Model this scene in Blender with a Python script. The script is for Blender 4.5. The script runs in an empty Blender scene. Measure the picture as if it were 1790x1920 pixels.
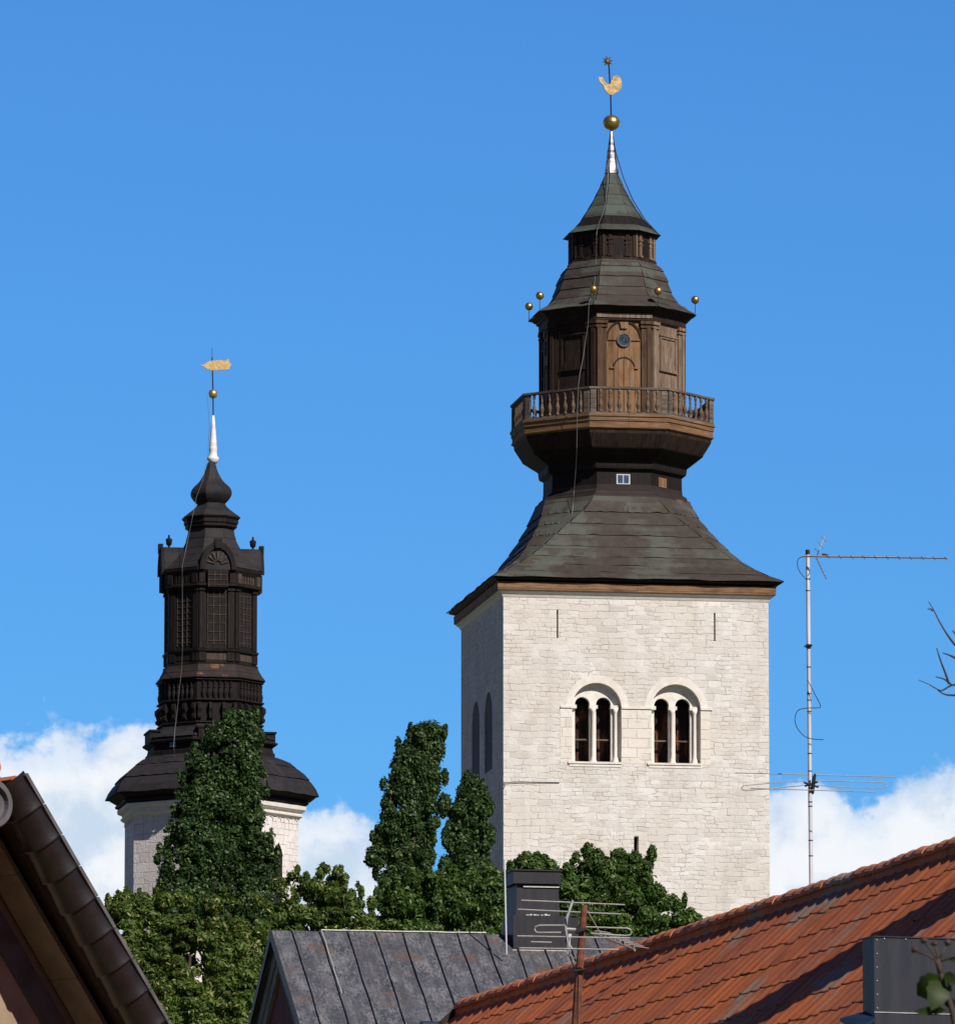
import bpy, math, random
import numpy as np
from mathutils import Vector, Matrix
from mathutils.geometry import tessellate_polygon
R = math.radians
S = bpy.context.scene
COL = S.collection
random.seed(7)

# ------------------------------------------------------------------ camera
FPX, CX, CY = 15000.0, 895.0, 960.0
PITCH = math.atan(2140 / FPX)
CAM = Vector((0, 0, 1.7))
cd = bpy.data.cameras.new('camera')
cam = bpy.data.objects.new('camera', cd); COL.objects.link(cam)
cam.location = CAM
cam.rotation_euler = (math.pi / 2 + PITCH, 0, 0)
cd.sensor_fit = 'VERTICAL'; cd.sensor_height = 36; cd.sensor_width = 36
cd.lens = FPX / 1920 * 36
cd.clip_start = 0.5; cd.clip_end = 6000
cd.dof.use_dof = True; cd.dof.focus_distance = 330; cd.dof.aperture_fstop = 80
S.camera = cam

# ------------------------------------------------------------------ light
SUN_AZ, SUN_EL = 36.0, 38.0     # azimuth to the right of the direction back to the camera
sv = Vector((math.sin(R(SUN_AZ)) * math.cos(R(SUN_EL)), -math.cos(R(SUN_AZ)) * math.cos(R(SUN_EL)), math.sin(R(SUN_EL))))
ld = bpy.data.lights.new('sun', 'SUN'); ld.energy = 5.0; ld.angle = R(0.5); ld.color = (1.0, 0.94, 0.855)
lo = bpy.data.objects.new('sun', ld); COL.objects.link(lo)
lo.rotation_euler = sv.to_track_quat('Z', 'Y').to_euler()
lo.location = (60, -60, 80)
S.view_settings.view_transform = 'Standard'; S.view_settings.look = 'None'
S.view_settings.exposure = 0.0; S.view_settings.gamma = 1.0

def ND(nt, typ, ins=None, **kw):
    n = nt.nodes.new(typ)
    for k, v in kw.items(): setattr(n, k, v)
    if ins:
        for k, v in ins.items():
            s = n.inputs[k]
            if hasattr(v, 'is_output') and v.is_output: nt.links.new(v, s)
            else: s.default_value = v
    return n
def MATH(nt, op, a, b=None, clamp=False):
    n = nt.nodes.new('ShaderNodeMath'); n.operation = op; n.use_clamp = clamp
    for i, v in enumerate((a, b)):
        if v is None: continue
        if hasattr(v, 'is_output'): nt.links.new(v, n.inputs[i])
        else: n.inputs[i].default_value = v
    return n.outputs[0]
def MIX(nt, f, a, b, blend='MIX'):
    n = nt.nodes.new('ShaderNodeMix'); n.data_type = 'RGBA'; n.blend_type = blend
    for i, v in ((0, f), (6, a), (7, b)):
        if hasattr(v, 'is_output'): nt.links.new(v, n.inputs[i])
        else: n.inputs[i].default_value = v if i == 0 else (tuple(v) + (1,))[:4]
    return n.outputs[2]
def RAMP(nt, f, lo_, hi_):
    n = nt.nodes.new('ShaderNodeMapRange'); n.interpolation_type = 'SMOOTHSTEP'
    nt.links.new(f, n.inputs[0]); n.inputs[1].default_value = lo_; n.inputs[2].default_value = hi_
    return n.outputs[0]
def NOISE(nt, vec, scale, detail=4, rough=0.55, dist=0.0, out=0):
    n = ND(nt, 'ShaderNodeTexNoise', {'Vector': vec, 'Scale': scale, 'Detail': detail, 'Roughness': rough, 'Distortion': dist})
    return n.outputs[out]

w = bpy.data.worlds.new('World'); S.world = w; w.use_nodes = True
nt = w.node_tree; nt.nodes.clear()
sky = ND(nt, 'ShaderNodeTexSky', sky_type='NISHITA')
sky.sun_disc = False; sky.sun_elevation = R(SUN_EL); sky.sun_rotation = math.atan2(sv.x, sv.y)
sky.air_density = 1.0; sky.dust_density = 0.3; sky.ozone_density = 4.0; sky.altitude = 0
tc = ND(nt, 'ShaderNodeTexCoord')
sx = ND(nt, 'ShaderNodeSeparateXYZ', {0: tc.outputs['Generated']})
low = MATH(nt, 'MULTIPLY', RAMP(nt, sx.outputs[1], 0.2, 0.7), MATH(nt, 'SUBTRACT', 1.0, RAMP(nt, sx.outputs[2], 0.25, 0.55)))
tint = MIX(nt, low, MIX(nt, 1.0, sky.outputs[0], (0.20, 0.205, 0.40), 'MULTIPLY'), MIX(nt, 1.0, sky.outputs[0], (0.31, 0.70, 1.12), 'MULTIPLY'))
ysafe = MATH(nt, 'MAXIMUM', sx.outputs[1], 0.02)
u_ = MATH(nt, 'DIVIDE', sx.outputs[0], ysafe)
v_ = MATH(nt, 'DIVIDE', sx.outputs[2], ysafe)
uv = ND(nt, 'ShaderNodeCombineXYZ', {0: u_, 1: v_}).outputs[0]
# top of the cloud bank along the azimuth
cl = nt.nodes.new('ShaderNodeFloatCurve')
cpts = [(-400, 1400), (0, 1362), (70, 1352), (150, 1358), (240, 1338), (330, 1345), (430, 1420), (540, 1480), (610, 1490), (680, 1530), (740, 1600),
        (900, 1680), (1250, 1600), (1420, 1458), (1500, 1458), (1620, 1482), (1690, 1460), (1760, 1420), (1900, 1400), (2190, 1420)]
def vtan(py): return (FPX * math.sin(PITCH) + (CY - py) * math.cos(PITCH)) / (FPX * math.cos(PITCH) - (CY - py) * math.sin(PITCH))
def un(px): return ((px - CX) / FPX / math.cos(PITCH) + 0.09) / 0.18
cv = cl.mapping.curves[0]
V0, V1 = vtan(1900), vtan(1200)
for i, (px, py) in enumerate(cpts):
    q = (min(1, max(0, un(px))), (vtan(py) - V0) / (V1 - V0))
    if i < 2: cv.points[i].location = q
    else: cv.points.new(*q)
cl.mapping.update()
nt.links.new(MATH(nt, 'DIVIDE', MATH(nt, 'ADD', u_, 0.09), 0.18, True), cl.inputs[1])
vn = MATH(nt, 'ADD', MATH(nt, 'DIVIDE', MATH(nt, 'SUBTRACT', v_, V0), V1 - V0), 0.022)
n1 = NOISE(nt, uv, 120, 9, 0.58, .05)
n2 = NOISE(nt, uv, 40, 4, 0.5, 0.3)
dens = MATH(nt, 'SUBTRACT', cl.outputs[0], vn)
dens = MATH(nt, 'ADD', dens, MATH(nt, 'MULTIPLY', MATH(nt, 'SUBTRACT', n1, 0.5), 0.36))
dens = MATH(nt, 'ADD', dens, MATH(nt, 'MULTIPLY', MATH(nt, 'SUBTRACT', n2, 0.5), 0.16))
mask = MATH(nt, 'ADD', MATH(nt, 'MULTIPLY', RAMP(nt, dens, -0.02, 0.035), .72), MATH(nt, 'MULTIPLY', RAMP(nt, dens, 0.0, 0.16), .28))
mask = MATH(nt, 'MULTIPLY', mask, RAMP(nt, sx.outputs[1], 0.1, 0.3))
n3 = NOISE(nt, uv, 75, 8, 0.58, 0.1)
ccol = MIX(nt, RAMP(nt, n3, 0.38, 0.58), (0.60, 0.72, 0.86), (0.93, 0.95, 0.98))
bg1 = ND(nt, 'ShaderNodeBackground', {0: tint, 1: 0.105})
bg2 = ND(nt, 'ShaderNodeBackground', {0: ccol, 1: 1.0})
mx = ND(nt, 'ShaderNodeMixShader', {0: MATH(nt, 'MULTIPLY', mask, 0.97), 1: bg1.outputs[0], 2: bg2.outputs[0]})
wo = ND(nt, 'ShaderNodeOutputWorld', {0: mx.outputs[0]})

# ------------------------------------------------------------------ helpers
RGT = Vector((1, 0, 0)); FWD = Vector((0, math.cos(PITCH), math.sin(PITCH))); UP = Vector((0, -math.sin(PITCH), math.cos(PITCH)))
def ray(px, py): return RGT * (px - CX) + FWD * FPX + UP * (CY - py)
def P(px, py, Y):
    d = ray(px, py); return CAM + d * (Y / d.y)
def hit(px, py, p0, n):
    d = ray(px, py); return CAM + d * ((p0 - CAM).dot(n) / d.dot(n))
def terrain(y):
    t = min(1, max(0, (y - 30) / 300)); return 14.0 * t * t * (3 - 2 * t)

class MB:
    def __init__(s): s.v = []; s.f = []; s.marks = [(0, 0)]
    def cut(s): s.marks.append((len(s.v), len(s.f)))
    def add(s, vs, fs):
        o = len(s.v); s.v += [tuple(v) for v in vs]; s.f += [tuple(o + i for i in f) for f in fs]
    def box(s, x0, x1, y0, y1, z0, z1, M=None):
        vs = [Vector((x, y, z)) for z in (z0, z1) for y in (y0, y1) for x in (x0, x1)]
        if M is not None: vs = [M @ v for v in vs]
        s.add(vs, [(0, 2, 3, 1), (4, 5, 7, 6), (0, 1, 5, 4), (2, 6, 7, 3), (1, 3, 7, 5), (0, 4, 6, 2)])
    def loft(s, rings, cap0=True, cap1=True, close=True):
        n = len(rings[0]); vs = [v for r in rings for v in r]; fs = []
        for i in range(len(rings) - 1):
            for j in range(n if close else n - 1):
                k = (j + 1) % n
                fs.append((i * n + j, i * n + k, (i + 1) * n + k, (i + 1) * n + j))
        if cap0: fs.append(tuple(range(n - 1, -1, -1)))
        if cap1: fs.append(tuple((len(rings) - 1) * n + j for j in range(n)))
        s.add(vs, fs)
    def tube(s, pts, rad, n=6):
        pts = [Vector(p) for p in pts]
        if not isinstance(rad, (list, tuple)): rad = [rad] * len(pts)
        rings = []; up = Vector((0, 0, 1))
        for i, p in enumerate(pts):
            t = (pts[min(i + 1, len(pts) - 1)] - pts[max(i - 1, 0)]).normalized()
            a = t.cross(up)
            if a.length < 0.05: a = t.cross(Vector((1, 0, 0)))
            a.normalize(); b = t.cross(a)
            rings.append([p + (a * math.cos(q) + b * math.sin(q)) * rad[i] for q in [2 * math.pi * k / n for k in range(n)]])
        s.loft(rings)
    def lathe(s, prof, c=(0, 0, 0), n=12, M=None):
        c = Vector(c); rings = []
        for r, z in prof:
            rg = [Vector((r * math.cos(2 * math.pi * k / n), r * math.sin(2 * math.pi * k / n), z)) + c for k in range(n)]
            rings.append([M @ v for v in rg] if M is not None else rg)
        s.loft(rings)
    def ball(s, c, r, n=16, sz=1.0):
        m = n // 2
        s.lathe([(max(1e-4, r * math.sin(math.pi * i / m)), -r * sz * math.cos(math.pi * i / m)) for i in range(m + 1)], c, n)
    def poly(s, outer, holes, fn):
        loops = [[Vector((p[0], p[1], 0)) for p in L] for L in [outer] + holes]
        flat = [p for L in loops for p in L]
        s.add([fn(p.x, p.y) for p in flat], [tuple(t) for t in tessellate_polygon(loops)])
    def strip(s, loop, fa, fb, close=True):
        n = len(loop); vs = [fa(*p) for p in loop] + [fb(*p) for p in loop]
        s.add(vs, [(j, (j + 1) % n, n + (j + 1) % n, n + j) for j in range(n if close else n - 1)])
    def prism(s, loop, fa, fb):
        s.poly(loop, [], fa); s.poly(loop, [], fb); s.strip(loop, fa, fb)
    def build(s, name, mat, parent=None, smooth=False):
        if len(s.marks) > 1:
            mk = s.marks + [(len(s.v), len(s.f))]; o = None
            for (v0, f0), (v1, f1) in zip(mk, mk[1:]):
                if v1 == v0: continue
                q = MB(); q.v = s.v[v0:v1]; q.f = [tuple(i - v0 for i in f) for f in s.f[f0:f1]]; o = q.build(name, mat, parent, smooth)
            return o
        me = bpy.data.meshes.new(name)
        me.from_pydata(s.v, [], s.f); me.validate(); me.update()
        plan_uv(me)
        if smooth: me.polygons.foreach_set('use_smooth', [True] * len(me.polygons))
        me.materials.append(mat)
        o = bpy.data.objects.new(name, me); COL.objects.link(o)
        if parent is not None: o.parent = parent
        return o
def plan_uv(me):
    n = len(me.vertices)
    if not n or not len(me.polygons): return
    co = np.empty(n * 3, 'f'); me.vertices.foreach_get('co', co); co = co.reshape(-1, 3)
    m = len(me.polygons); nr = np.empty(m * 3, 'f'); me.polygons.foreach_get('normal', nr); nr = nr.reshape(-1, 3).astype('d')
    lt = np.empty(m, 'i'); me.polygons.foreach_get('loop_total', lt)
    li = np.empty(len(me.loops), 'i'); me.loops.foreach_get('vertex_index', li)
    t = np.stack([-nr[:, 1], nr[:, 0], np.zeros(m)], 1); L = np.linalg.norm(t, axis=1)
    flat = L < 0.15; t[flat] = (1, 0, 0); L[flat] = 1; t /= L[:, None]
    b = np.cross(nr, t); b[flat] = (0, 1, 0)
    T = np.repeat(t, lt, 0); B = np.repeat(b, lt, 0); c = co[li]
    uvv = np.stack([(c * T).sum(1), (c * B).sum(1)], 1).astype('f')
    me.uv_layers.new(name='UVMap').data.foreach_set('uv', uvv.ravel())

def tag(o, label=None, cat=None, group=None, kind=None):
    for k, v in (('label', label), ('category', cat), ('group', group), ('kind', kind)):
        if v: o[k] = v
    return o
def thing(name, label, cat, loc, rz=0, group=None):
    o = bpy.data.objects.new(name, None); COL.objects.link(o); o.empty_display_size = 0.2
    o.location = loc; o.rotation_euler = (0, 0, rz)
    return tag(o, label, cat, group)
def world_to(o, p):
    M = Matrix.Translation(o.location) @ o.rotation_euler.to_matrix().to_4x4()
    return M.inverted() @ Vector(p)

# ------------------------------------------------------------------ materials
def newmat(name, rough=0.7, metal=0.0, spec=0.3):
    m = bpy.data.materials.new(name); m.use_nodes = True; t = m.node_tree
    b = t.nodes['Principled BSDF']; b.inputs['Roughness'].default_value = rough; b.inputs['Metallic'].default_value = metal
    b.inputs['Specular IOR Level'].default_value = spec
    return m, t, b
def uvn(t): return ND(t, 'ShaderNodeTexCoord').outputs['UV']
def objn(t): return ND(t, 'ShaderNodeTexCoord').outputs['Object']
def scaled(t, v, sc): return ND(t, 'ShaderNodeMapping', {'Vector': v, 'Scale': sc}).outputs[0]
def bump(t, b, h, strength, dist):
    n = ND(t, 'ShaderNodeBump', {'Strength': strength, 'Distance': dist, 'Height': h}); t.links.new(n.outputs[0], b.inputs['Normal'])

def m_stone(name, c1, c2, mort, bw=0.85, rh=0.29, warp=0.16, fade=(0.30, 0.60)):
    m, t, b = newmat(name, 0.9, spec=0.15); uv = uvn(t)
    nz = ND(t, 'ShaderNodeTexNoise', {'Vector': uv, 'Scale': 1.3, 'Detail': 3.0}).outputs[1]
    nzf = ND(t, 'ShaderNodeTexNoise', {'Vector': uv, 'Scale': 6.0, 'Detail': 2.0}).outputs[1]
    w1 = ND(t, 'ShaderNodeVectorMath', {0: nz, 1: (0.5, 0.5, 0.5)}, operation='SUBTRACT').outputs[0]
    w1 = ND(t, 'ShaderNodeVectorMath', {0: w1, 1: (warp * 2.4, warp * 1.3, 0)}, operation='MULTIPLY').outputs[0]
    w2 = ND(t, 'ShaderNodeVectorMath', {0: nzf, 1: (0.5, 0.5, 0.5)}, operation='SUBTRACT').outputs[0]
    w2 = ND(t, 'ShaderNodeVectorMath', {0: w2, 1: (warp * .55, warp * .45, 0)}, operation='MULTIPLY').outputs[0]
    p = ND(t, 'ShaderNodeVectorMath', {0: uv, 1: w1}, operation='ADD').outputs[0]
    p = ND(t, 'ShaderNodeVectorMath', {0: p, 1: w2}, operation='ADD').outputs[0]
    def brick(wd, h, mo, off):
        n = ND(t, 'ShaderNodeTexBrick', {'Vector': p, 'Color1': (0, 0, 0, 1), 'Color2': (1, 1, 1, 1), 'Mortar': (.5, .5, .5, 1), 'Scale': 1.0, 'Mortar Size': mo,
               'Mortar Smooth': 0.6, 'Bias': 0.0, 'Brick Width': wd, 'Row Height': h})
        n.offset = off; n.offset_frequency = 2; n.squash = 0.72; n.squash_frequency = 3
        return n
    A = brick(bw, rh, 0.022, 0.43); B = brick(bw * 0.62, rh * 0.64, 0.02, 0.37)
    sel = RAMP(t, NOISE(t, uv, 0.55, 2, 0.5), 0.47, 0.53)
    fac = MATH(t, 'ADD', MATH(t, 'MULTIPLY', A.outputs[1], MATH(t, 'SUBTRACT', 1.0, sel)), MATH(t, 'MULTIPLY', B.outputs[1], sel))
    cc = MIX(t, sel, A.outputs[0], B.outputs[0])
    ccf = ND(t, 'ShaderNodeSeparateColor', {0: cc}).outputs[0]
    fd = RAMP(t, NOISE(t, uv, 1.7, 5, 0.65), fade[0], fade[1])
    col = MIX(t, ccf, c1, c2)
    st = RAMP(t, NOISE(t, scaled(t, uv, (1, .45, 1)), 0.5, 5, 0.6), 0.4, 0.72)
    col = MIX(t, MATH(t, 'MULTIPLY', st, 0.5), col, [c * k for c, k in zip(c2, (0.80, 0.77, 0.72))])
    pt = RAMP(t, NOISE(t, scaled(t, uv, (1, 1.3, 1)), .33, 5, 0.62), 0.44, 0.60)
    col = MIX(t, MATH(t, 'MULTIPLY', pt, 0.55), col, [c * k for c, k in zip(c1, (0.83, 0.79, 0.73))])
    odd = MATH(t, 'GREATER_THAN', MATH(t, 'FRACT', MATH(t, 'MULTIPLY', ccf, 13.7)), 0.86)
    col = MIX(t, MATH(t, 'MULTIPLY', odd, 0.4), col, [c * k for c, k in zip(c2, (0.80, 0.75, 0.68))])
    rn = RAMP(t, NOISE(t, scaled(t, uv, (2.2, .16, 1)), 1.0, 6, 0.65), 0.52, 0.74)
    col = MIX(t, MATH(t, 'MULTIPLY', rn, 0.32), col, [c * k for c, k in zip(c2, (0.70, 0.68, 0.64))])
    col = MIX(t, MATH(t, 'MULTIPLY', RAMP(t, NOISE(t, uv, 9, 4, 0.7), 0.5, 0.75), 0.28), col, [c * .72 for c in c2])
    col = MIX(t, MATH(t, 'MULTIPLY', fac, fd), col, mort)
    t.links.new(col, b.inputs['Base Color'])
    hgt = MATH(t, 'ADD', MATH(t, 'MULTIPLY', MATH(t, 'MULTIPLY', fac, MATH(t, 'ADD', fd, 0.25)), -1.0), MATH(t, 'MULTIPLY', NOISE(t, uv, 7, 5, 0.6), 0.9))
    hgt = MATH(t, 'ADD', hgt, MATH(t, 'MULTIPLY', ccf, 0.5))
    bump(t, b, hgt, 0.5, 0.045)
    return m
def m_plain(name, c, rough=0.7, metal=0.0, spec=0.3, var=0.25, sc=4.0, bmp=0.0, c2=None, coords='uv', stretch=(1, 1, 1)):
    m, t, b = newmat(name, rough, metal, spec); v = scaled(t, uvn(t) if coords == 'uv' else objn(t), stretch)
    n = NOISE(t, v, sc, 6, 0.62)
    d = c2 if c2 else [x * (1 - var * 1.4) for x in c]
    col = MIX(t, RAMP(t, n, 0.34, 0.66), c, d)
    t.links.new(col, b.inputs['Base Color'])
    if bmp: bump(t, b, n, bmp, 0.02)
    return m
def m_wood(name, c, c2, plank=0.22, rough=0.8, horiz=False, grey=None):
    m, t, b = newmat(name, rough, spec=0.2); uv = uvn(t)
    if horiz: uv = ND(t, 'ShaderNodeMapping', {'Vector': uv, 'Rotation': (0, 0, math.pi / 2)}).outputs[0]
    br = ND(t, 'ShaderNodeTexBrick', {'Vector': uv, 'Color1': (0, 0, 0, 1), 'Color2': (1, 1, 1, 1), 'Mortar': (0, 0, 0, 1), 'Scale': 1.0, 'Mortar Size': 0.008,
            'Mortar Smooth': 0.3, 'Brick Width': plank, 'Row Height': 40.0}); br.offset = 0
    g = NOISE(t, scaled(t, uv, (11, 0.8, 1)), 1.6, 6, 0.65)
    col = MIX(t, RAMP(t, g, 0.3, 0.7), c, c2)
    pl = ND(t, 'ShaderNodeSeparateColor', {0: br.outputs[0]}).outputs[0]
    col = MIX(t, MATH(t, 'MULTIPLY', pl, 0.45), col, [x * 0.55 for x in c2])
    st = RAMP(t, NOISE(t, scaled(t, uv, (2.2, .7, 1)), 1.1, 6, 0.65), 0.48, 0.64)
    s2 = RAMP(t, NOISE(t, scaled(t, uv, (5, .6, 1)), 1.3, 5, 0.65), 0.5, 0.7)
    col = MIX(t, MATH(t, 'MULTIPLY', s2, 0.65), col, [x * 0.28 for x in c2])
    col = MIX(t, MATH(t, 'MULTIPLY', st, 0.6), col, grey if grey else [x * 0.5 for x in c2])
    col = MIX(t, MATH(t, 'MULTIPLY', br.outputs[1], 0.85), col, [x * 0.15 for x in c2])
    t.links.new(col, b.inputs['Base Color'])
    bump(t, b, MATH(t, 'SUBTRACT', MATH(t, 'MULTIPLY', g, 0.6), br.outputs[1]), 0.5, 0.02)
    return m
def m_sheet(name, c, c2, patina, amount=(0.5, 0.66), bw=1.9, rh=0.5, rough=0.75):
    m, t, b = newmat(name, rough, spec=0.25); uv = uvn(t); ob = objn(t)
    isl = ND(t, 'ShaderNodeNewGeometry').outputs['Random Per Island']
    br = ND(t, 'ShaderNodeTexBrick', {'Vector': uv, 'Color1': (0, 0, 0, 1), 'Color2': (1, 1, 1, 1), 'Mortar': (.5, .5, .5, 1), 'Scale': 1.0, 'Mortar Size': 0.004,
            'Brick Width': bw, 'Row Height': rh}); br.offset = 0.37
    f = ND(t, 'ShaderNodeSeparateColor', {0: br.outputs[0]}).outputs[0]
    col = MIX(t, RAMP(t, NOISE(t, ob, 2.2, 6, 0.65), 0.3, 0.7), c, c2)
    pa = MATH(t, 'ADD', NOISE(t, scaled(t, ob, (1, 1, .7)), 0.42, 5, 0.6), MATH(t, 'MULTIPLY', MATH(t, 'SUBTRACT', f, 0.5), 0.14))
    pa = MATH(t, 'ADD', pa, MATH(t, 'MULTIPLY', MATH(t, 'SUBTRACT', isl, 0.5), 0.06))
    col = MIX(t, MATH(t, 'MULTIPLY', RAMP(t, pa, amount[0], amount[1]), 0.8), col, patina)
    sk = RAMP(t, NOISE(t, scaled(t, uv, (3.5, .35, 1)), 1.0, 5, 0.6), 0.55, 0.75)
    col = MIX(t, MATH(t, 'MULTIPLY', sk, 0.5), col, [x * .55 for x in c])
    t.links.new(col, b.inputs['Base Color'])
    bump(t, b, MATH(t, 'ADD', NOISE(t, ob, 3.0, 4, 0.6), MATH(t, 'MULTIPLY', f, .25)), 0.35, 0.04)
    return m
def m_leaf(name, dark, light, trans=0.35, odd=None):
    m, t, b = newmat(name, 0.5, spec=0.25)
    isl = ND(t, 'ShaderNodeNewGeometry').outputs['Random Per Island']
    col = MIX(t, isl, dark, light)
    col = MIX(t, MATH(t, 'MULTIPLY', RAMP(t, NOISE(t, objn(t), 0.7, 3, 0.5), 0.4, 0.65), 0.5), col, [x * .6 for x in dark])
    if odd: col = MIX(t, MATH(t, 'GREATER_THAN', MATH(t, 'FRACT', MATH(t, 'MULTIPLY', isl, 37.7)), 0.88), col, odd)
    t.links.new(col, b.inputs['Base Color'])
    tr = ND(t, 'ShaderNodeBsdfTranslucent', {0: MIX(t, 1.0, col, (1.5, 1.7, 0.55), 'MULTIPLY')})
    mx = ND(t, 'ShaderNodeMixShader', {0: trans, 1: b.outputs[0], 2: tr.outputs[0]})
    t.links.new(mx.outputs[0], t.nodes['Material Output'].inputs[0])
    return m
def m_tile(name, cols, lichen, rough=0.8):
    m, t, b = newmat(name, rough, spec=0.25); ob = objn(t)
    isl = ND(t, 'ShaderNodeNewGeometry').outputs['Random Per Island']
    uv = uvn(t); col = MIX(t, isl, cols[0], cols[1])
    stk = NOISE(t, scaled(t, uv, (2.6, .32, 1)), 1.0, 6, 0.65)
    col = MIX(t, MATH(t, 'MULTIPLY', RAMP(t, stk, 0.47, 0.68), 0.6), col, [x * .45 for x in cols[2]])
    st2 = NOISE(t, scaled(t, uv, (9, .5, 1)), 1.0, 5, 0.6)
    col = MIX(t, MATH(t, 'MULTIPLY', RAMP(t, st2, 0.45, 0.62), 0.35), col, [x * .5 for x in cols[1]])
    col = MIX(t, RAMP(t, NOISE(t, ob, 0.9, 5, 0.6), 0.42, 0.68), col, cols[2])
    col = MIX(t, MATH(t, 'MULTIPLY', RAMP(t, NOISE(t, ob, 14, 5, 0.7), 0.5, 0.75), 0.55), col, [x * .45 for x in cols[1]])
    col = MIX(t, MATH(t, 'MULTIPLY', RAMP(t, MATH(t, 'ADD', NOISE(t, ob, 1.3, 3, .5), MATH(t, 'MULTIPLY', NOISE(t, ob, 22, 3, .6), .35)), 0.74, 0.86), 0.8), col, lichen)
    col = MIX(t, MATH(t, 'MULTIPLY', RAMP(t, NOISE(t, scaled(t, ob, (1, 1, 1)), 3.2, 6, .7), 0.54, 0.68), 0.6), col, [x * .38 for x in cols[2]])
    t.links.new(col, b.inputs['Base Color'])
    bump(t, b, NOISE(t, ob, 40, 4, 0.6), 0.3, 0.006)
    return m
def m_seam(name):
    m, t, b = newmat(name, 0.55, spec=0.4); uv = uvn(t)
    br = ND(t, 'ShaderNodeTexBrick', {'Vector': uv, 'Color1': (0, 0, 0, 1), 'Color2': (1, 1, 1, 1), 'Mortar': (.5, .5, .5, 1), 'Scale': 1.0, 'Mortar Size': 0.006,
            'Brick Width': 0.53, 'Row Height': 0.62}); br.offset = 0.0
    f = ND(t, 'ShaderNodeSeparateColor', {0: br.outputs[0]}).outputs[0]
    uw = scaled(t, uv, (1, .5, 1)); n = MATH(t, 'ADD', MATH(t, 'MULTIPLY', NOISE(t, uw, 20.0, 6, 0.7), .55), MATH(t, 'MULTIPLY', NOISE(t, uw, 3.5, 6, 0.65, .3), .45))
    col = MIX(t, RAMP(t, n, 0.41, 0.59), (0.042, 0.050, 0.062), (0.185, 0.182, 0.195))
    col = MIX(t, MATH(t, 'MULTIPLY', RAMP(t, NOISE(t, uv, 1.6, 5, .65), 0.42, 0.62), 0.55), col, (0.075, 0.075, 0.095))
    sk = NOISE(t, scaled(t, uv, (6, .35, 1)), 1.0, 6, 0.65)
    col = MIX(t, MATH(t, 'MULTIPLY', RAMP(t, sk, 0.46, 0.62), 0.5), col, (0.052, 0.050, 0.054))
    col = MIX(t, MATH(t, 'MULTIPLY', RAMP(t, f, .55, 1.0), 0.28), col, (0.07, 0.066, 0.07))
    ru = MATH(t, 'ADD', MATH(t, 'MULTIPLY', f, 0.35), NOISE(t, scaled(t, uv, (1, 1.6, 1)), 1.5, 5, 0.6))
    col = MIX(t, MATH(t, 'MULTIPLY', RAMP(t, ru, 0.82, 0.96), 0.7), col, (0.14, 0.075, 0.045))
    col = MIX(t, MATH(t, 'MULTIPLY', br.outputs[1], 0.5), col, (0.05, 0.05, 0.06))
    t.links.new(col, b.inputs['Base Color'])
    bump(t, b, n, 0.3, 0.015)
    return m

M = {}
M['stone'] = m_stone('limewashed_stone', (0.79, 0.757, 0.722), (0.65, 0.617, 0.582), (0.43, 0.375, 0.32), fade=(0.40, 0.68))
M['ashlar'] = m_stone('white_ashlar', (0.81, 0.765, 0.70), (0.745, 0.695, 0.63), (0.54, 0.48, 0.42), 0.9, 0.42, 0.03, (0.3, 0.6))
M['lime'] = m_plain('lime_render', (0.80, 0.755, 0.70), 0.9, spec=.15, c2=(0.70, 0.645, 0.575), sc=2.5, bmp=.2)
M['white2'] = m_stone('white_octagon_stone', (0.82, 0.77, 0.75), (0.75, 0.70, 0.68), (0.42, 0.37, 0.36), 0.75, 0.48, 0.03, (0.35, 0.6))
M['copper'] = m_sheet('brown_copper_sheet', (0.062, 0.049, 0.041), (0.044, 0.034, 0.028), (0.086, 0.096, 0.078), (0.44, 0.62))
M['copper_g'] = m_sheet('green_copper_sheet', (0.058, 0.062, 0.052), (0.045, 0.043, 0.035), (0.078, 0.100, 0.084), (0.42, 0.60))
M['barecopper'] = m_sheet('worn_copper_sheet', (0.034, 0.024, 0.021), (0.022, 0.017, 0.016), (0.20, 0.075, 0.04), (0.59, 0.64))
M['tarplate'] = m_sheet('black_sheet', (0.022, 0.0195, 0.022), (0.015, 0.0135, 0.0145), (0.034, 0.030, 0.032), (0.42, 0.6))
M['tar'] = m_wood('tarred_wood', (0.020, 0.014, 0.012), (0.011, 0.008, 0.0075), 0.3, 0.7)
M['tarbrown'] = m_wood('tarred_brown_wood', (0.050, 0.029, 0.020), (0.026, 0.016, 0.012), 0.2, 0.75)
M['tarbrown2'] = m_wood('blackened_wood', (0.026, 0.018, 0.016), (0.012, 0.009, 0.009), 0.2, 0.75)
M['latt'] = m_plain('lattice_wood', (0.085, 0.062, 0.05), 0.8, c2=(0.03, 0.022, 0.02), sc=3)
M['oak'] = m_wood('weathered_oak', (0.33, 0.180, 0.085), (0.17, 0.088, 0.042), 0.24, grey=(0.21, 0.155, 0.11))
M['oakh'] = m_wood('weathered_oak_fascia', (0.30, 0.17, 0.085), (0.16, 0.086, 0.042), 0.3, horiz=True, grey=(0.21, 0.155, 0.11))
M['oakmid'] = m_wood('browned_oak', (0.13, 0.075, 0.042), (0.075, 0.042, 0.026), 0.3)
M['paleboard'] = m_wood('sunlit_panel', (0.105, 0.078, 0.058), (0.060, 0.040, 0.030), 0.2)
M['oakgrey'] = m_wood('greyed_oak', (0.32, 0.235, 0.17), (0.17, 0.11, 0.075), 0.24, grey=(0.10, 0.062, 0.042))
M['beam'] = m_wood('eaves_beam_wood', (0.34, 0.20, 0.105), (0.22, 0.115, 0.06), 0.5, horiz=True)
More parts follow.
